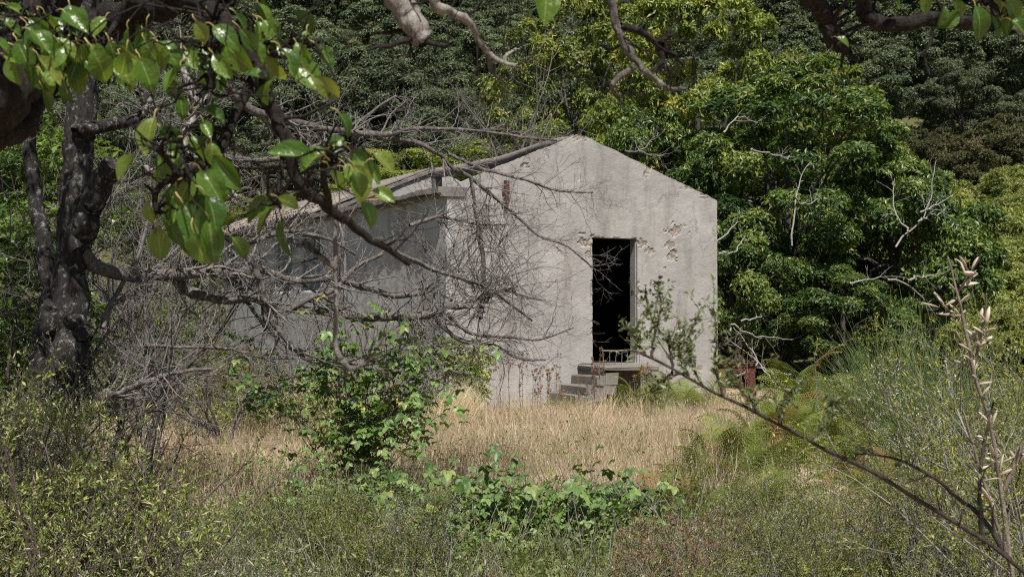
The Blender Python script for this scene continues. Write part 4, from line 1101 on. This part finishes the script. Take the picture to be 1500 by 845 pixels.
# spiny broom bushes of the foreground
def spiny_proto(name, label, h, w, ns_, group, leafn=11, mt='spiny', lsz=.012, seed=0):
    t = thing(name, label, 'shrub', (0, 0, -50), 0, group)
    d = rdir(ns_) * np.array([w, w, .1]) + np.array([0, 0, .75])
    base = np.stack([rng.normal(0, .05, ns_), rng.normal(0, .05, ns_), np.full(ns_, -.05)], 1)
    p0 = grow(base, d, h * rng.uniform(.7, 1.15, ns_), 9, .13, .03)
    r0 = .0085 * np.linspace(1, .3, 9)[None] * rng.uniform(.6, 1.2, (ns_, 1))
    p1, r1_ = spawn(p0, r0, 9, .15, 1, 20, 60, h * .18, h * .45, 7, .17, .03, .6, .35, .0016)
    p2, r2_ = spawn(p1, r1_, 6, .1, 1, 25, 70, h * .05, h * .17, 4, .2, .02, .7, .4, .0012)
    g = Geo()
    for p, r_, s in ((p0, r0, 6), (p1, r1_, 4), (p2, r2_, 3)):
        Vt, Qt = tubes(p, r_, s); g.add(Vt, Q=Qt)
    g.build('stems', M['stem'], t)
    # small leaves and straight spines on the finest twigs
    n2 = len(p2); i = np.repeat(np.arange(n2), leafn); n = len(i)
    tt = rng.uniform(0, 2.999, n); k = tt.astype(int); f = (tt - k)[:, None]
    pos = p2[i, k] * (1 - f) + p2[i, k + 1] * f
    D = nrm(rdir(n) + nrm(p2[i, k + 1] - p2[i, k]) * .8 + np.array([0, 0, .3]))
    L = lsz * rng.uniform(.6, 1.8, n)
    spine = rng.random(n) < .16
    L = np.where(spine, L * 1.9, L)
    g = Geo(); add_leaves(g, pos, D, rdir(n, 0), L, np.where(spine, L * .10, L * .5), .2, 1, np.where(spine, .95 + .05 * rng.random(n), rng.random(n) * .9))
    g.build('foliage', M[mt], t, kind='stuff')
    return t
protos = [spiny_proto('spiny_bush', 'x', .75, .75, 15, None, 19, 'spiny', .0095), spiny_proto('spiny_bush', 'x', .95, .6, 13, None, 19, 'spiny2', .0105),
          spiny_proto('spiny_bush', 'x', .6, .95, 14, None, 18, 'spiny', .009), spiny_proto('spiny_bush', 'x', .8, .7, 9, None, 2, 'spiny', .008)]
SPL = ['grey green spiny bush', 'olive green upright spiny bush', 'spreading grey green spiny bush', 'nearly leafless brown spiny bush', 'silvery grey twiggy bush', 'bright yellow green bush', 'rusty half dead bush', 'bare pale twiggy bush']
KIND = [(0, None, None), (1, None, None), (2, None, None), (3, None, None), (2, 'twig', 'silver'), (1, None, 'lime'), (0, 'drystem', 'rustleaf'), (3, 'white', 'silver')]
def band(px):
    return ('in the lower left corner', 'below the lichened trunk', 'below the bare soil patch', 'left of the tall bramble foot', 'below the tall bramble', 'below the gap between the brambles',
            'below the spreading bramble', 'below the doorway', 'below the fern bed', 'under the thorny branch')[int(np.clip((px + 60) // 118, 0, 9))]
br = np.random.default_rng(21)
n3 = [False] * 4
for px0 in list(range(-60, 1180, 58)) + [1020, 1100, 1190, 1230]:
    for row, d in (('nearest row', 4.9), ('second row', 5.8), ('third row', 7.0)):
        if br.random() < .16: continue
        px = px0 + br.normal(0, 26); d = d + br.normal(0, .3)
        if px < 150: s_ = 1.25
        elif px < 420: s_ = .66 if d < 6.5 else .5
        elif px < 640: s_ = .60
        elif px < 950: s_ = .55 if d < 5.5 else .40
        else: s_ = .58
        s_ *= br.uniform(.6, 1.3)
        q = int(br.choice(8, p=[.17, .14, .15, .06, .20, .13, .06, .09])); i = KIND[q][0]; g0 = ground_at(px, d)
        if px < 260 and q in (4, 5, 7): q = int(br.choice([0, 1, 3]))
        if px > 900 and q in (4, 7) and br.random() < .7: q = 5
        i = KIND[q][0]
        lb = SPL[q] + ' in the ' + row + ' ' + band(px); gp = SPL[q] + ' ' + row + ' ' + band(px)
        if not n3[i] and q < 4:
            o = protos[i]; o.location = tuple(g0); o.scale = (s_,) * 3; n3[i] = True; o['label'] = lb; o['group'] = gp
        else:
            o = dup(protos[i], g0, br.uniform(0, 6.28), s_, lb, gp); recolour(o, KIND[q][1], KIND[q][2])
for i in range(4):
    if not n3[i]: protos[i].location = tuple(ground_at(200 + 150 * i, 5.3)); protos[i].scale = (.5,) * 3; protos[i]['label'] = SPL[i] + ' standing alone between its neighbours ' + band(200 + 150 * i); protos[i]['group'] = SPL[i]
# taller dark stemmed bushes at the left
pt = spiny_proto('spiny_bush', 'x', 1.45, .45, 14, None, 14, 'spiny', .0095)
for k, (px, d, s_, lb) in enumerate([(20, 6.6, .95, 'tall dark stemmed spiny bush against the foot of the lichened trunk'), (95, 6.2, .75, 'dark stemmed spiny bush right of the tallest one below the trunk'), (170, 5.7, .5, 'short dark stemmed bush at the left end of the bare soil patch'),
                              (-40, 5.6, .9, 'tall spiny bush cut by the left border of the view'), (290, 5.6, .36, 'small dark forked bush standing before the bare soil patch'), (60, 7.6, .95, 'tall spiny bush half hidden right behind those at the trunk')]):
    if k == 0: pt.location = tuple(ground_at(px, d)); pt['label'] = lb; pt.scale = (s_,) * 3; pt['group'] = 'tall spiny bushes below the trunk'
    else: dup(pt, ground_at(px, d), br.uniform(0, 6.28), s_, lb)
# right: loose thorny bushes
pr = spiny_proto('thorny_shrub', 'x', 1.5, .5, 12, None, 22, 'spiny2', .0115)
for k, (px, d, s_, lb) in enumerate([(1370, 6.2, .72, 'loose thorny green shrub left of the dry pod stalk'), (1440, 5.8, .9, 'loose thorny green shrub around the foot of the dry pod stalk'), (1500, 6.6, 1.0, 'tall thorny green shrub at the right border beside the pod stalk'),
                              (1310, 7.2, .52, 'low thorny shrub under the lower right chestnut and the broom'), (1420, 7.6, .85, 'thorny green shrub behind the dry pod stalk, before the broom'), (1540, 5.2, .95, 'thorny shrub in the lower right corner behind the bare branch'),
                              (1395, 5.0, .55, 'twiggy thorny shrub under the second leafy branch at the lower right'), (1465, 7.4, 1.05, 'tall twiggy thorny shrub between the pod stalk and the bank'), (1345, 5.6, .48, 'low twiggy thorny shrub left of the pod stalk foot'), (1250, 6.4, .42, 'lowest thorny shrub beside the bracken bed, below the leafy branch')]):
    if k == 0: pr.location = tuple(ground_at(px, d)); pr.scale = (s_,) * 3; pr['label'] = lb; pr['group'] = 'loose thorny shrubs at the right edge'
    else: o = dup(pr, ground_at(px, d), br.uniform(0, 6.28), s_, lb); recolour(o, ('twig', None, 'white')[k % 3], ('silver', 'lime', None, 'lime')[k % 4])

# brambles: three-leaflet leaves, the outermost ones single parts
def bleaf(L):
    g = Geo()
    for a, s in ((0, 1.0), (1.15, .8), (-1.15, .8)):
        D = np.array([[math.sin(a), math.cos(a), -.12]]); b_ = np.array([[0, .12 * L * (a == 0), 0]]) 
        V, T, Q_, k = leaves(b_, D, np.array([[0, 0, 1.0]]), L * s, L * s * .72, .16, 2)
        g.add(V, T=T, Q=Q_, tint=0.0, smooth=True)
    return g
bl_meshes = []
for tv in (.15, .4, .6, .8, .93):
    g = bleaf(1.0); g.A = [np.full_like(a, tv) for a in g.A]; bl_meshes.append(g.mesh('leaf', M['bramble']))
g = bleaf(1.0); g.A = [np.full_like(a, 1.0) for a in g.A]; bl_yellow = g.mesh('leaf', M['bramble'])
def bramble(label, px, d, w, dp, h, ncane, nleaf, nsing, L=.062, yellow=.02):
    b_ = ground_at(px, d)
    t = thing('bramble', label, 'bramble', b_)
    dirs = rdir(ncane) * np.array([w, dp, .1]) + np.array([0, 0, .9 * h])
    base = np.stack([rng.normal(0, w * .22, ncane), rng.normal(0, dp * .22, ncane), np.full(ncane, -.03)], 1)
    p0 = grow(base, dirs, h * rng.uniform(.8, 1.4, ncane), 12, .10, -.06)
    r0 = .004 * np.linspace(1, .5, 12)[None] * np.ones((ncane, 1))
    p1, r1_ = spawn(p0, r0, 4, .3, 1, 25, 65, .12, .4, 6, .14, .0, .7, .5, .0018)
    g = Geo()
    for p, r_, s in ((p0, r0, 6), (p1, r1_, 4)):
        Vt, Qt = tubes(p, r_, s); g.add(Vt, Q=Qt)
    g.build('canes', M['stem'], t)
    allp = np.concatenate([p0[:, 3:].reshape(-1, 3), p1.reshape(-1, 3)])
    allp = allp[allp[:, 2] > .04]
    k = rng.integers(0, len(allp), nleaf)
    pos = allp[k] + rng.normal(0, .05, (nleaf, 3)); pos[:, 2] = np.abs(pos[:, 2])
    az_ = rng.uniform(0, 2 * math.pi, nleaf); tl = rng.normal(.55, .35, nleaf)
    order = np.argsort(-(-pos[:, 1] * 1.0 + pos[:, 2] * .8))
    sing = order[:nsing * 2][rng.permutation(nsing * 2)[:nsing]]
    rest = np.setdiff1d(np.arange(nleaf), sing)
    # the rest as one part
    g = Geo()
    cs, sn = np.cos(az_[rest]), np.sin(az_[rest])
    tv = np.clip(rng.beta(2, 2, len(rest)), 0, .95); tv = np.where(rng.random(len(rest)) < yellow, 1.0, tv)
    ll = L * rng.uniform(.7, 1.2, len(rest))
    for a, s in ((0, 1.0), (1.15, .8), (-1.15, .8)):
        D = np.stack([np.cos(az_[rest] + a), np.sin(az_[rest] + a), -np.sin(tl[rest]) * math.cos(a)], 1)
        add_leaves(g, pos[rest], D, np.stack([cs * .45, sn * .45, np.ones(len(rest))], 1), ll * s, ll * s * .72, .16, 2, tv)
    g.build('foliage', M['bramble'], t, kind='stuff')
    for q in sing:
        o = bpy.data.objects.new('leaf', bl_yellow if rng.random() < yellow else bl_meshes[rng.integers(0, 5)])
        COL.objects.link(o); o.parent = t
        s = L * rng.uniform(.8, 1.25); o.scale = (s, s, s); o.location = tuple(pos[q])
        zz = -math.pi / 2 + rng.normal(0, 1.0) - math.pi / 2
        o.rotation_euler = (-rng.normal(.5, .3), rng.normal(0, .25), zz)
    return t
bramble('tall dark green bramble thicket in the middle of the clearing', 525, 10.2, .40, .45, 1.3, 66, 1300, 220, .07, .008)
bramble('bramble shoots with yellow leaves at the foot of the tall thicket', 540, 8.8, .55, .4, .55, 40, 600, 120, .055, .012)
bramble('low spreading bramble with broad green leaves right of the centre', 790, 8.0, .75, .5, .52, 70, 1150, 220, .066, .006)
bramble('low bramble mat joining the two larger brambles', 650, 7.6, .5, .4, .34, 34, 420, 90, .06, .01)
bramble('small bramble under the ferns beside the spreading bramble', 905, 8.2, .35, .35, .42, 24, 260, 60, .062, .01)

# bracken: each frond a part
def frond_mesh(nm='frond'):
    g = Geo(); K = 22
    t = np.linspace(0, 1, K)
    ax = np.stack([0 * t, t * .8, .62 * np.sin(t * 1.9)], 1)
    Vt, Qt = tubes(ax[None], (.007 * (1 - .8 * t))[None], 4); g.add(Vt, Q=Qt, tint=.5)
    for side in (-1, 1):
        for i in range(5, K):
            f = (i - 5) / (K - 6); Lp = .30 * (1 - f) ** .8 + .02
            tn = nrm(ax[min(i + 1, K - 1)] - ax[i - 1])
            D = nrm(np.array([side * 1.0, .45 * tn[1], .45 * tn[2] - .12]))
            m_ = max(3, int(9 * (1 - f)) + 2)
            s = np.linspace(.08, 1, m_)
            for sd2 in (-1, 1):
                bp_ = ax[i] + D * (s * Lp)[:, None]; bp_[:, 2] -= .08 * (s ** 2) * Lp
                dd = nrm(D * .6 + tn * sd2 * .9)[None].repeat(m_, 0)
                wl = .058 * (1 - .75 * s) * (1 - .5 * f) + .012
                add_leaves(g, bp_, dd, np.array([[0, -.5, 1.0]]).repeat(m_, 0) , wl, wl * .42, .1, 1, np.full(m_, .25 + .5 * rng.random()))
    return g.mesh(nm, M['fern'])
fm = [frond_mesh() for _ in range(3)]
for me_, tv in zip(fm, (0, .12, -.12)):
    a = me_.attributes['tint']; buf = np.empty(len(me_.vertices), np.float32); a.data.foreach_get('value', buf); a.data.foreach_set('value', np.clip(buf + tv, 0, .9).astype(np.float32))
g_d = fm[0].copy(); a = g_d.attributes['tint']; a.data.foreach_set('value', np.full(len(g_d.vertices), 1.0, np.float32))
def fern(loc, s, label, group, brown=.12):
    t = thing('bracken_fern', label, 'fern', loc, rng.uniform(0, 6.28), group)
    t.scale = (s, s, s)
    n = rng.integers(4, 7)
    for k in range(n):
        o = bpy.data.objects.new('frond', g_d if rng.random() < brown else fm[rng.integers(0, 3)])
        COL.objects.link(o); o.parent = t
        o.rotation_euler = (rng.normal(.05, .38), rng.normal(0, .4), k * 6.28 / n + rng.normal(0, .5))
        q = rng.uniform(.75, 1.15); o.scale = (q, q, q)
fr = np.random.default_rng(31)
for k in range(95):
    px = fr.uniform(985, 1400); d = fr.uniform(8.8, 16.5)
    if px < 1130 and d > 13.5: d = fr.uniform(9, 13)
    if px < 1050 and d > 12: continue
    w1 = 'nearest' if d < 10.5 else 'middle' if d < 13.5 else 'far'
    w2 = ('beside the dry grass', 'right of the dry grass', 'under the leafy thorn branch', 'before the broom')[int(np.clip((px - 985) // 104, 0, 3))]
    fern(ground_at(px, d), fr.uniform(.30, .5) if d < 10.5 else fr.uniform(.4, .72), 'green bracken fern in the ' + w1 + ' part of the bed ' + w2, w1 + ' bracken ' + w2)
for k in range(12):
    d = fr.uniform(17.8, 19.4) ; px = fr.uniform(915, 1040)
    fern(ground_at(px, d), fr.uniform(.5, .8), 'small green fern at the foot of the gable wall', 'ferns at the gable wall', .0)
for k in range(14):
    d = fr.uniform(5.8, 8.6); px = fr.uniform(1080, 1480)
    fern(ground_at(px, d), fr.uniform(.22, .36), 'rusty dead bracken lying low among the bushes at the lower right', 'rusty bracken at the lower right', .8)
for k in range(10):
    d = fr.uniform(15, 19); px = fr.uniform(1150, 1330)
    fern(ground_at(px, d), fr.uniform(.8, 1.1), 'bracken fern at the edge of the dark thicket', 'bracken at the thicket', .12)

# spanish broom: fans of green rush-like stems
def broom(label, px, d, h, n):
    b_ = ground_at(px, d); t = thing('broom_shrub', label, 'shrub', b_)
    p0 = grow(np.stack([rng.normal(0, .1, n), rng.normal(0, .1, n), np.full(n, -.05)], 1), rdir(n) * np.array([.5, .4, .1]) + np.array([-.15, 0, 1]), h * rng.uniform(.6, 1.1, n), 8, .06, -.01)
    g = Geo(); V, Qd = tubes(p0, .004 * np.linspace(1, .4, 8)[None] * np.ones((n, 1)), 4); g.add(V, Q=Qd, tint=np.repeat(rng.random(n), 32)); 
    p1, r1_ = spawn(p0, np.full((n, 8), .003), 4, .2, .8, 12, 30, h * .25, h * .55, 6, .06, .03, .8, .5, .0016)
    V, Qd = tubes(p1, r1_, 3); g.add(V, Q=Qd, tint=np.repeat(rng.random(n * 4), 18))
    g.build('stems', M['rush'], t)
broom('green rush stemmed broom in front of the dark thicket at the right', 1350, 11.5, 1.55, 110)
broom('second clump of broom with upright green stems closer to the right edge', 1440, 9.0, 1.5, 100)
broom('short broom clump below the lower right chestnut', 1290, 13.5, 1.25, 80)

# near thorny branch with small leaves that crosses the lower right
tb = ground_at(1640, 3.2)
thorn = thing('thorn_bush', 'near thorny bush whose long leafy branch crosses before the house corner', 'bush', tb)
mainp = [(1640, 1150, 3.2), (1560, 900, 3.2), (1490, 826, 3.2), (1420, 775, 3.15), (1330, 724, 3.1), (1260, 682, 3.05), (1190, 648, 3.0), (1110, 604, 2.95), (1040, 572, 2.9), (985, 540, 2.9), (945, 520, 2.9), (918, 512, 2.9)]
tl_ = []
def tlimb(p, r0, r1):
    q = limb('branch', p, 0, 0, r0, r1, 'thorn', 30, 7, .35, thorn, tb); tl_.append(q); return q
tlimb(mainp, 4.2, 1.2)
tlimb([(1480, 820, 3.2), (1440, 760, 3.25), (1400, 725, 3.3), (1350, 690, 3.3), (1295, 668, 3.25), (1252, 664, 3.2)], 4, 1.2)
tlimb([(1440, 785, 3.2), (1435, 720, 3.25), (1440, 660, 3.3), (1455, 590, 3.35)], 4, 1.5)
for p in ([(985, 540), (978, 500), (955, 470), (945, 420)], [(1030, 566), (1012, 530), (1010, 490), (1030, 450)], [(1060, 580), (1048, 540), (1050, 500), (1046, 455)], [(955, 525), (958, 490), (968, 450), (962, 412)], [(1010, 552), (995, 520), (1000, 480)],
          [(1110, 604), (1095, 580), (1075, 560), (1066, 530)], [(1190, 648), (1215, 610), (1222, 590)], [(985, 545), (965, 565), (955, 570)], [(945, 520), (930, 495), (935, 470)], [(1140, 620), (1150, 585), (1175, 560)]):
    tlimb([(x, y, 2.9 + .02 * i) for i, (x, y) in enumerate(p)], 2.2, .8)
g = Geo(); gl = Geo()
for n_, (pp, rr_) in enumerate(tl_):
    K = 7 if n_ > 2 else 16
    p1, r1_ = spawn(pp, rr_, K, .1, 1.0, 35, 75, .02, .09, 4, .15, .04, .6, .4, .0007)
    V, Qd = tubes(p1, r1_, 4); g.add(V, Q=Qd)
    src = np.concatenate([p1[:, 1:].reshape(-1, 3), pp[0, 6:] if n_ > 2 else p1[:, 2]])
    keep = np.repeat(src, 3 if n_ > 2 else 2, 0); n = len(keep)
    n_sel = rng.random(n) < (.75 if n_ > 2 else .5); keep = keep[n_sel]; n = len(keep)
    add_leaves(gl, keep + rng.normal(0, .004, (n, 3)), rdir(n) + np.array([0, 0, .4]), rdir(n, 0), .017 * rng.uniform(.5, 1.3, n), .0085 * rng.uniform(.6, 1.2, n), .2, 2, .62 * rng.random(n))
g.build('twigs', M['stem'], thorn, tb, kind='stuff')
gl.build('foliage', M['spiny'], thorn, tb, kind='stuff')

# dry pods on a stalk at the right
pb2 = ground_at(1470, 4.6)
pod = thing('pod_plant', 'dry stalk with pale papery seed pods at the right edge', 'plant', pb2)
stalks = []
for p, r0, r1 in [([(1490, 900), (1470, 740), (1450, 620), (1425, 540), (1412, 470), (1400, 420), (1388, 375)], 3.4, 1.3), ([(1425, 540), (1440, 480), (1445, 430)], 2.2, 1.0), ([(1470, 720), (1500, 640), (1520, 560)], 3.5, 1.5), ([(1412, 470), (1385, 450), (1368, 430)], 2, 1), ([(1402, 430), (1425, 395), (1438, 372)], 2, 1), ([(1480, 830), (1440, 700), (1410, 600)], 3, 1.5)]:
    q = limb('stalk', p, 4.6, 4.5, r0, r1, 'drystem', 20, 6, .2, pod, pb2); stalks.append(q)
g = Geo()
s = np.linspace(0, 1, 7); 
podm = Geo(); rad = .5 * np.sin(np.clip(s * .96 + .02, 0, 1) * math.pi) ** .7
V, Qd = tubes(np.stack([0 * s, s, .05 * np.sin(s * 3)], 1)[None], (rad * .24 + .01)[None], 8); V[:, 2] *= .5
podm.add(V, Q=Qd, tint=np.repeat(np.linspace(.3, 1, 7), 8)); podm = podm.mesh('seed_pod', M['pod'])
for n_, (pp, rr_) in enumerate(stalks):
    for _ in range(22 if n_ < 2 else 10):
        k = rng.integers(6 if n_ in (0, 2, 5) else 2, 19)
        o = bpy.data.objects.new('seed_pod', podm); COL.objects.link(o); o.parent = pod
        o.location = tuple(pp[0, k] + rng.normal(0, .012, 3) - pb2)
        o.rotation_euler = (rng.uniform(.1, 1.3), rng.normal(0, .6), rng.choice([-1, 1]) * rng.uniform(.6, 2.4)); q = rng.uniform(.04, .075); o.scale = (q, q, q)

# dead flower stalks
def stalk_proto(h, nh, seed):
    t = thing('dead_flower_stalk', 'dry brown flower stalk', 'dry plant', (0, 0, -50))
    p0 = grow(np.array([[0, 0, -.03]]), np.array([[.02, 0, 1.0]]), np.array([h]), 12, .035, .02)
    r0 = np.linspace(.007, .003, 12)[None]
    p1, r1_ = spawn(p0, r0, nh, .55, .98, 15, 40, h * .08, h * .25, 5, .08, .08, .7, .6, .0018)
    g = Geo(); V, Qd = tubes(p0, r0, 5); g.add(V, Q=Qd); V, Qd = tubes(p1, r1_, 4); g.add(V, Q=Qd)
    g.build('stalk', M['drystem'], t)
    g = Geo()
    tips = np.concatenate([p1[:, -1], p0[:, -1]])
    i = np.repeat(np.arange(len(tips)), 22); n = len(i)
    add_leaves(g, tips[i] + rng.normal(0, .006, (n, 3)), rdir(n) + np.array([0, 0, .5]), rdir(n), .028 * rng.uniform(.6, 1.2, n), .011, .2, 1)
    nn = 40; kk = rng.uniform(.1, .8, nn) * 11; ki = kk.astype(int)
    add_leaves(g, p0[0, ki], rdir(nn) * np.array([1, 1, .3]) - np.array([0, 0, .5]), rdir(nn), .05 * rng.uniform(.5, 1.2, nn), .008, .2, 1)
    g.build('flower_heads', M['thistle'], t, kind='stuff')
    return t
sps = [stalk_proto(1.15, 6, 0), stalk_proto(.9, 8, 1), stalk_proto(.7, 5, 2)]
tr2 = np.random.default_rng(41)
us3 = [False] * 3
def put_stalk(px, d, s, label, group):
    i = tr2.integers(0, 3); loc = ground_at(px, d)
    if not us3[i]:
        o = sps[i]; o.location = tuple(loc); o.scale = (s,) * 3; us3[i] = True; o['label'] = label; o['group'] = group
    else: dup(sps[i], loc, tr2.uniform(0, 6.28), s, label, group)
for px in (770, 785, 790, 797, 805, 812, 760, 745, 820, 850, 868, 872, 880, 890, 735, 778, 792, 800):
    put_stalk(px + tr2.normal(0, 4), tr2.uniform(16.5, 18.6), tr2.uniform(.8, 1.15), 'dry brown flower stalk before the left half of the gable', 'dry stalks before the gable')
for px in (940, 930, 950, 1095, 1102, 1098, 960):
    put_stalk(px + tr2.normal(0, 5), tr2.uniform(16, 19), tr2.uniform(.7, 1.0), 'dry brown flower stalk near the right corner of the house', 'dry stalks near the right corner')
for _ in range(34):
    put_stalk(tr2.uniform(225, 640), tr2.uniform(13.5, 17.5), tr2.uniform(.7, 1.1), 'reddish dead flower stalk in the weeds before the side wall', 'dead stalks before the side wall')

# grasses and weeds
def blades(g, x, y, h, w, lean, tint, dirn=None, zoff=0.0):
    n = len(x); z = gz(x, y) - .02 + zoff
    b_ = np.stack([x, y, z], 1)
    a = rng.uniform(0, 2 * math.pi, n); side = np.stack([np.cos(a), np.sin(a), 0 * a], 1)
    ln = np.stack([rng.normal(0, lean, n), rng.normal(0, lean, n), np.ones(n)], 1)
    if dirn is not None: ln = ln + dirn
    ln = nrm(ln)
    mid = b_ + ln * (h * .55)[:, None]
    bend = rng.normal(0, lean * 1.2, (n, 3)) * np.array([1, 1, 0])
    tip = mid + nrm(ln + bend - np.array([0, 0, .2])) * (h * .45)[:, None]
    V = np.stack([b_ - side * w[:, None] * .5, b_ + side * w[:, None] * .5, mid - side * w[:, None] * .4, mid + side * w[:, None] * .4, tip], 1)
    k = np.arange(n)[:, None] * 5
    g.add(V.reshape(-1, 3), T=k + np.array([[2, 3, 4]]), Q=k + np.array([[0, 1, 3, 2]]), tint=np.repeat(tint, 5), smooth=False)
    return tip
def inhouse(x, y):
    dx, dy = x - A[0], y - A[1]
    u = dx * math.cos(TH) + dy * math.sin(TH); v = -dx * math.sin(TH) + dy * math.cos(TH)
    return (u > -.05) & (u < HW + .05) & (v > -.02)
def insteps(x, y):
    dx, dy = x - A[0], y - A[1]
    u = dx * math.cos(TH) + dy * math.sin(TH); v = -dx * math.sin(TH) + dy * math.cos(TH)
    return (u > 2.0) & (u < 3.7) & (v > -1.9) & (rng.random(len(x)) > .06)
# dry grass in the clearing
n = 76000
y = 9.0 + 11.5 * rng.random(n) ** .8; x = rng.uniform(-.42, .24, n) * y
dens = vnoise2(x * .8 + 11, y * .8 + 11, 9) * .6 + vnoise2(x * 2.6 + 11, y * 2.6 + 11, 10) * .4
px_ = x / y * F + 750
left_w = (px_ < 600) & (y > 13.5)
keep = (dens > .27) & ~inhouse(x, y) & ~insteps(x, y) & ~(left_w & (rng.random(n) < .35)) & ~((px_ > 1080) & (rng.random(n) < .7))
x, y, dn = x[keep], y[keep], dens[keep]; n = len(x)
h = np.where(y > 16.2, .62, 1.0) * rng.uniform(.10, .36, n) * (.22 + 2.1 * np.clip(vnoise2(x * 1.1 + 3, y * 1.1 + 3, 15) * .7 + vnoise2(x * 3.1, y * 3.1, 16) * .5 - .1, 0, 1.2))
g = Geo(); tip = blades(g, x, y, h, rng.uniform(.002, .0055, n), .28, rng.beta(2, 2, n))
sel = rng.random(n) < .25; k = sel.sum()
add_leaves(g, tip[sel] - np.array([0, 0, .02]), rdir(k) * .5 + np.array([0, 0, 1]), rdir(k), rng.uniform(.02, .05, k), .008, .2, 1, rng.random(k))
tag(g.build('dry_grass', M['dry'], kind='stuff'), 'tan dry grass covering the clearing before the house', 'grass')
# a leaning tuft of straw at the house corner
n = 900
c0 = ground_at(650, 16.5)
x = c0[0] + rng.normal(0, .14, n); y = c0[1] + rng.normal(0, .2, n)
g = Geo(); blades(g, x, y, rng.uniform(.4, .85, n), rng.uniform(.003, .006, n), .16, .5 + .5 * rng.random(n), np.array([.45, 0, 0]))
o = g.build('straw_tuft', M['dry']); tag(o, 'pale straw tuft leaning right at the near house corner', 'grass tuft', kind='thing')
tg = np.random.default_rng(51)
for k in range(26):
    px, d = [(tg.uniform(610, 1070), tg.uniform(11.5, 18)), (tg.uniform(130, 420), tg.uniform(10, 14.5))][k % 3 == 2]
    c0 = ground_at(px, d); n = 110
    g = Geo(); blades(g, c0[0] + tg.normal(0, .07, n), c0[1] + tg.normal(0, .07, n), tg.uniform(.25, .6, n), tg.uniform(.003, .006, n), .22, tg.beta(2.5, 2, n), np.array([tg.normal(0, .2), 0, 0]))
    o = bpy.data.objects.new('straw_tuft', g.mesh('straw_tuft', M['dry'], c0)); COL.objects.link(o); o.location = tuple(c0)
    w_ = 'among the dry grass left of the tall bramble' if px < 500 else 'in the dry grass between the tall bramble and the steps' if px < 850 else 'in the dry grass before the right half of the gable'
    tag(o, 'taller straw tuft ' + w_, 'grass tuft', 'straw tufts ' + w_, 'thing')
# green and olive weeds
n = 62000
y = np.where(rng.random(n) < .46, rng.uniform(4.6, 9.4, n), 4.0 + 17 * rng.random(n) ** .75); x = rng.uniform(-.50, .54, n) * y
px_ = x / y * F + 750
dens = vnoise2(x * .7 + 31, y * .7 + 31, 12) * .6 + vnoise2(x * 2.2 + 11, y * 2.2 + 11, 13) * .4
clear = (px_ > 560) & (px_ < 1080) & (y > 9.5) & (y < 19)
clear2 = (px_ > 100) & (px_ < 430) & (y > 8.5) & (y < 15)
thr = np.where(clear | clear2, .72, .32); thr = np.where(y < 9.0, .40, thr); thr = np.where((px_ < 640) & (y > 15), .25, thr); thr = np.where(clear & (vnoise2(x * .9 + 51, y * .9 + 51, 22) > .54) & (rng.random(n) < .6), 0, thr)
keep = (dens > thr) & ~inhouse(x, y) & ~insteps(x, y)
x, y = x[keep], y[keep]; n = len(x)
g = Geo(); tip = blades(g, x, y, rng.uniform(.10, .42, n), rng.uniform(.003, .009, n), .35, rng.beta(2, 2.2, n))
i = np.repeat(np.arange(n), 2); m_ = len(i)
ps = np.stack([x[i], y[i], gz(x[i], y[i])], 1) * .0 + tip[i] * 1.0; ps[:, 2] -= rng.random(m_) * .15; ps += rng.normal(0, .03, (m_, 3))
add_leaves(g, ps, rdir(m_) + np.array([0, 0, .2]), rdir(m_, 0), rng.uniform(.02, .06, m_), rng.uniform(.01, .025, m_), .2, 1, rng.beta(2, 2.2, m_))
tag(g.build('weeds', M['greengrass'], kind='stuff'), 'olive green weeds and herbs between the bushes', 'weeds')
# dry bleached stems standing among the foreground bushes
n = 2000
y = rng.uniform(5, 9.5, n); x = rng.uniform(-.45, .45, n) * y
p0 = grow(np.stack([x, y, gz(x, y)], 1), rdir(n) * np.array([.5, .5, .1]) + np.array([0, 0, .8]), rng.uniform(.2, .6, n), 6, .12, .0)
g = Geo(); V, Qd = tubes(p0, np.linspace(.0026, .0013, 6)[None] * np.ones((n, 1)), 3); g.add(V, Q=Qd, tint=np.repeat(rng.random(n), 18))
tag(g.build('dry_stems', M['white'], kind='stuff'), 'bleached dry stems poking up among the foreground bushes', 'dry stems')
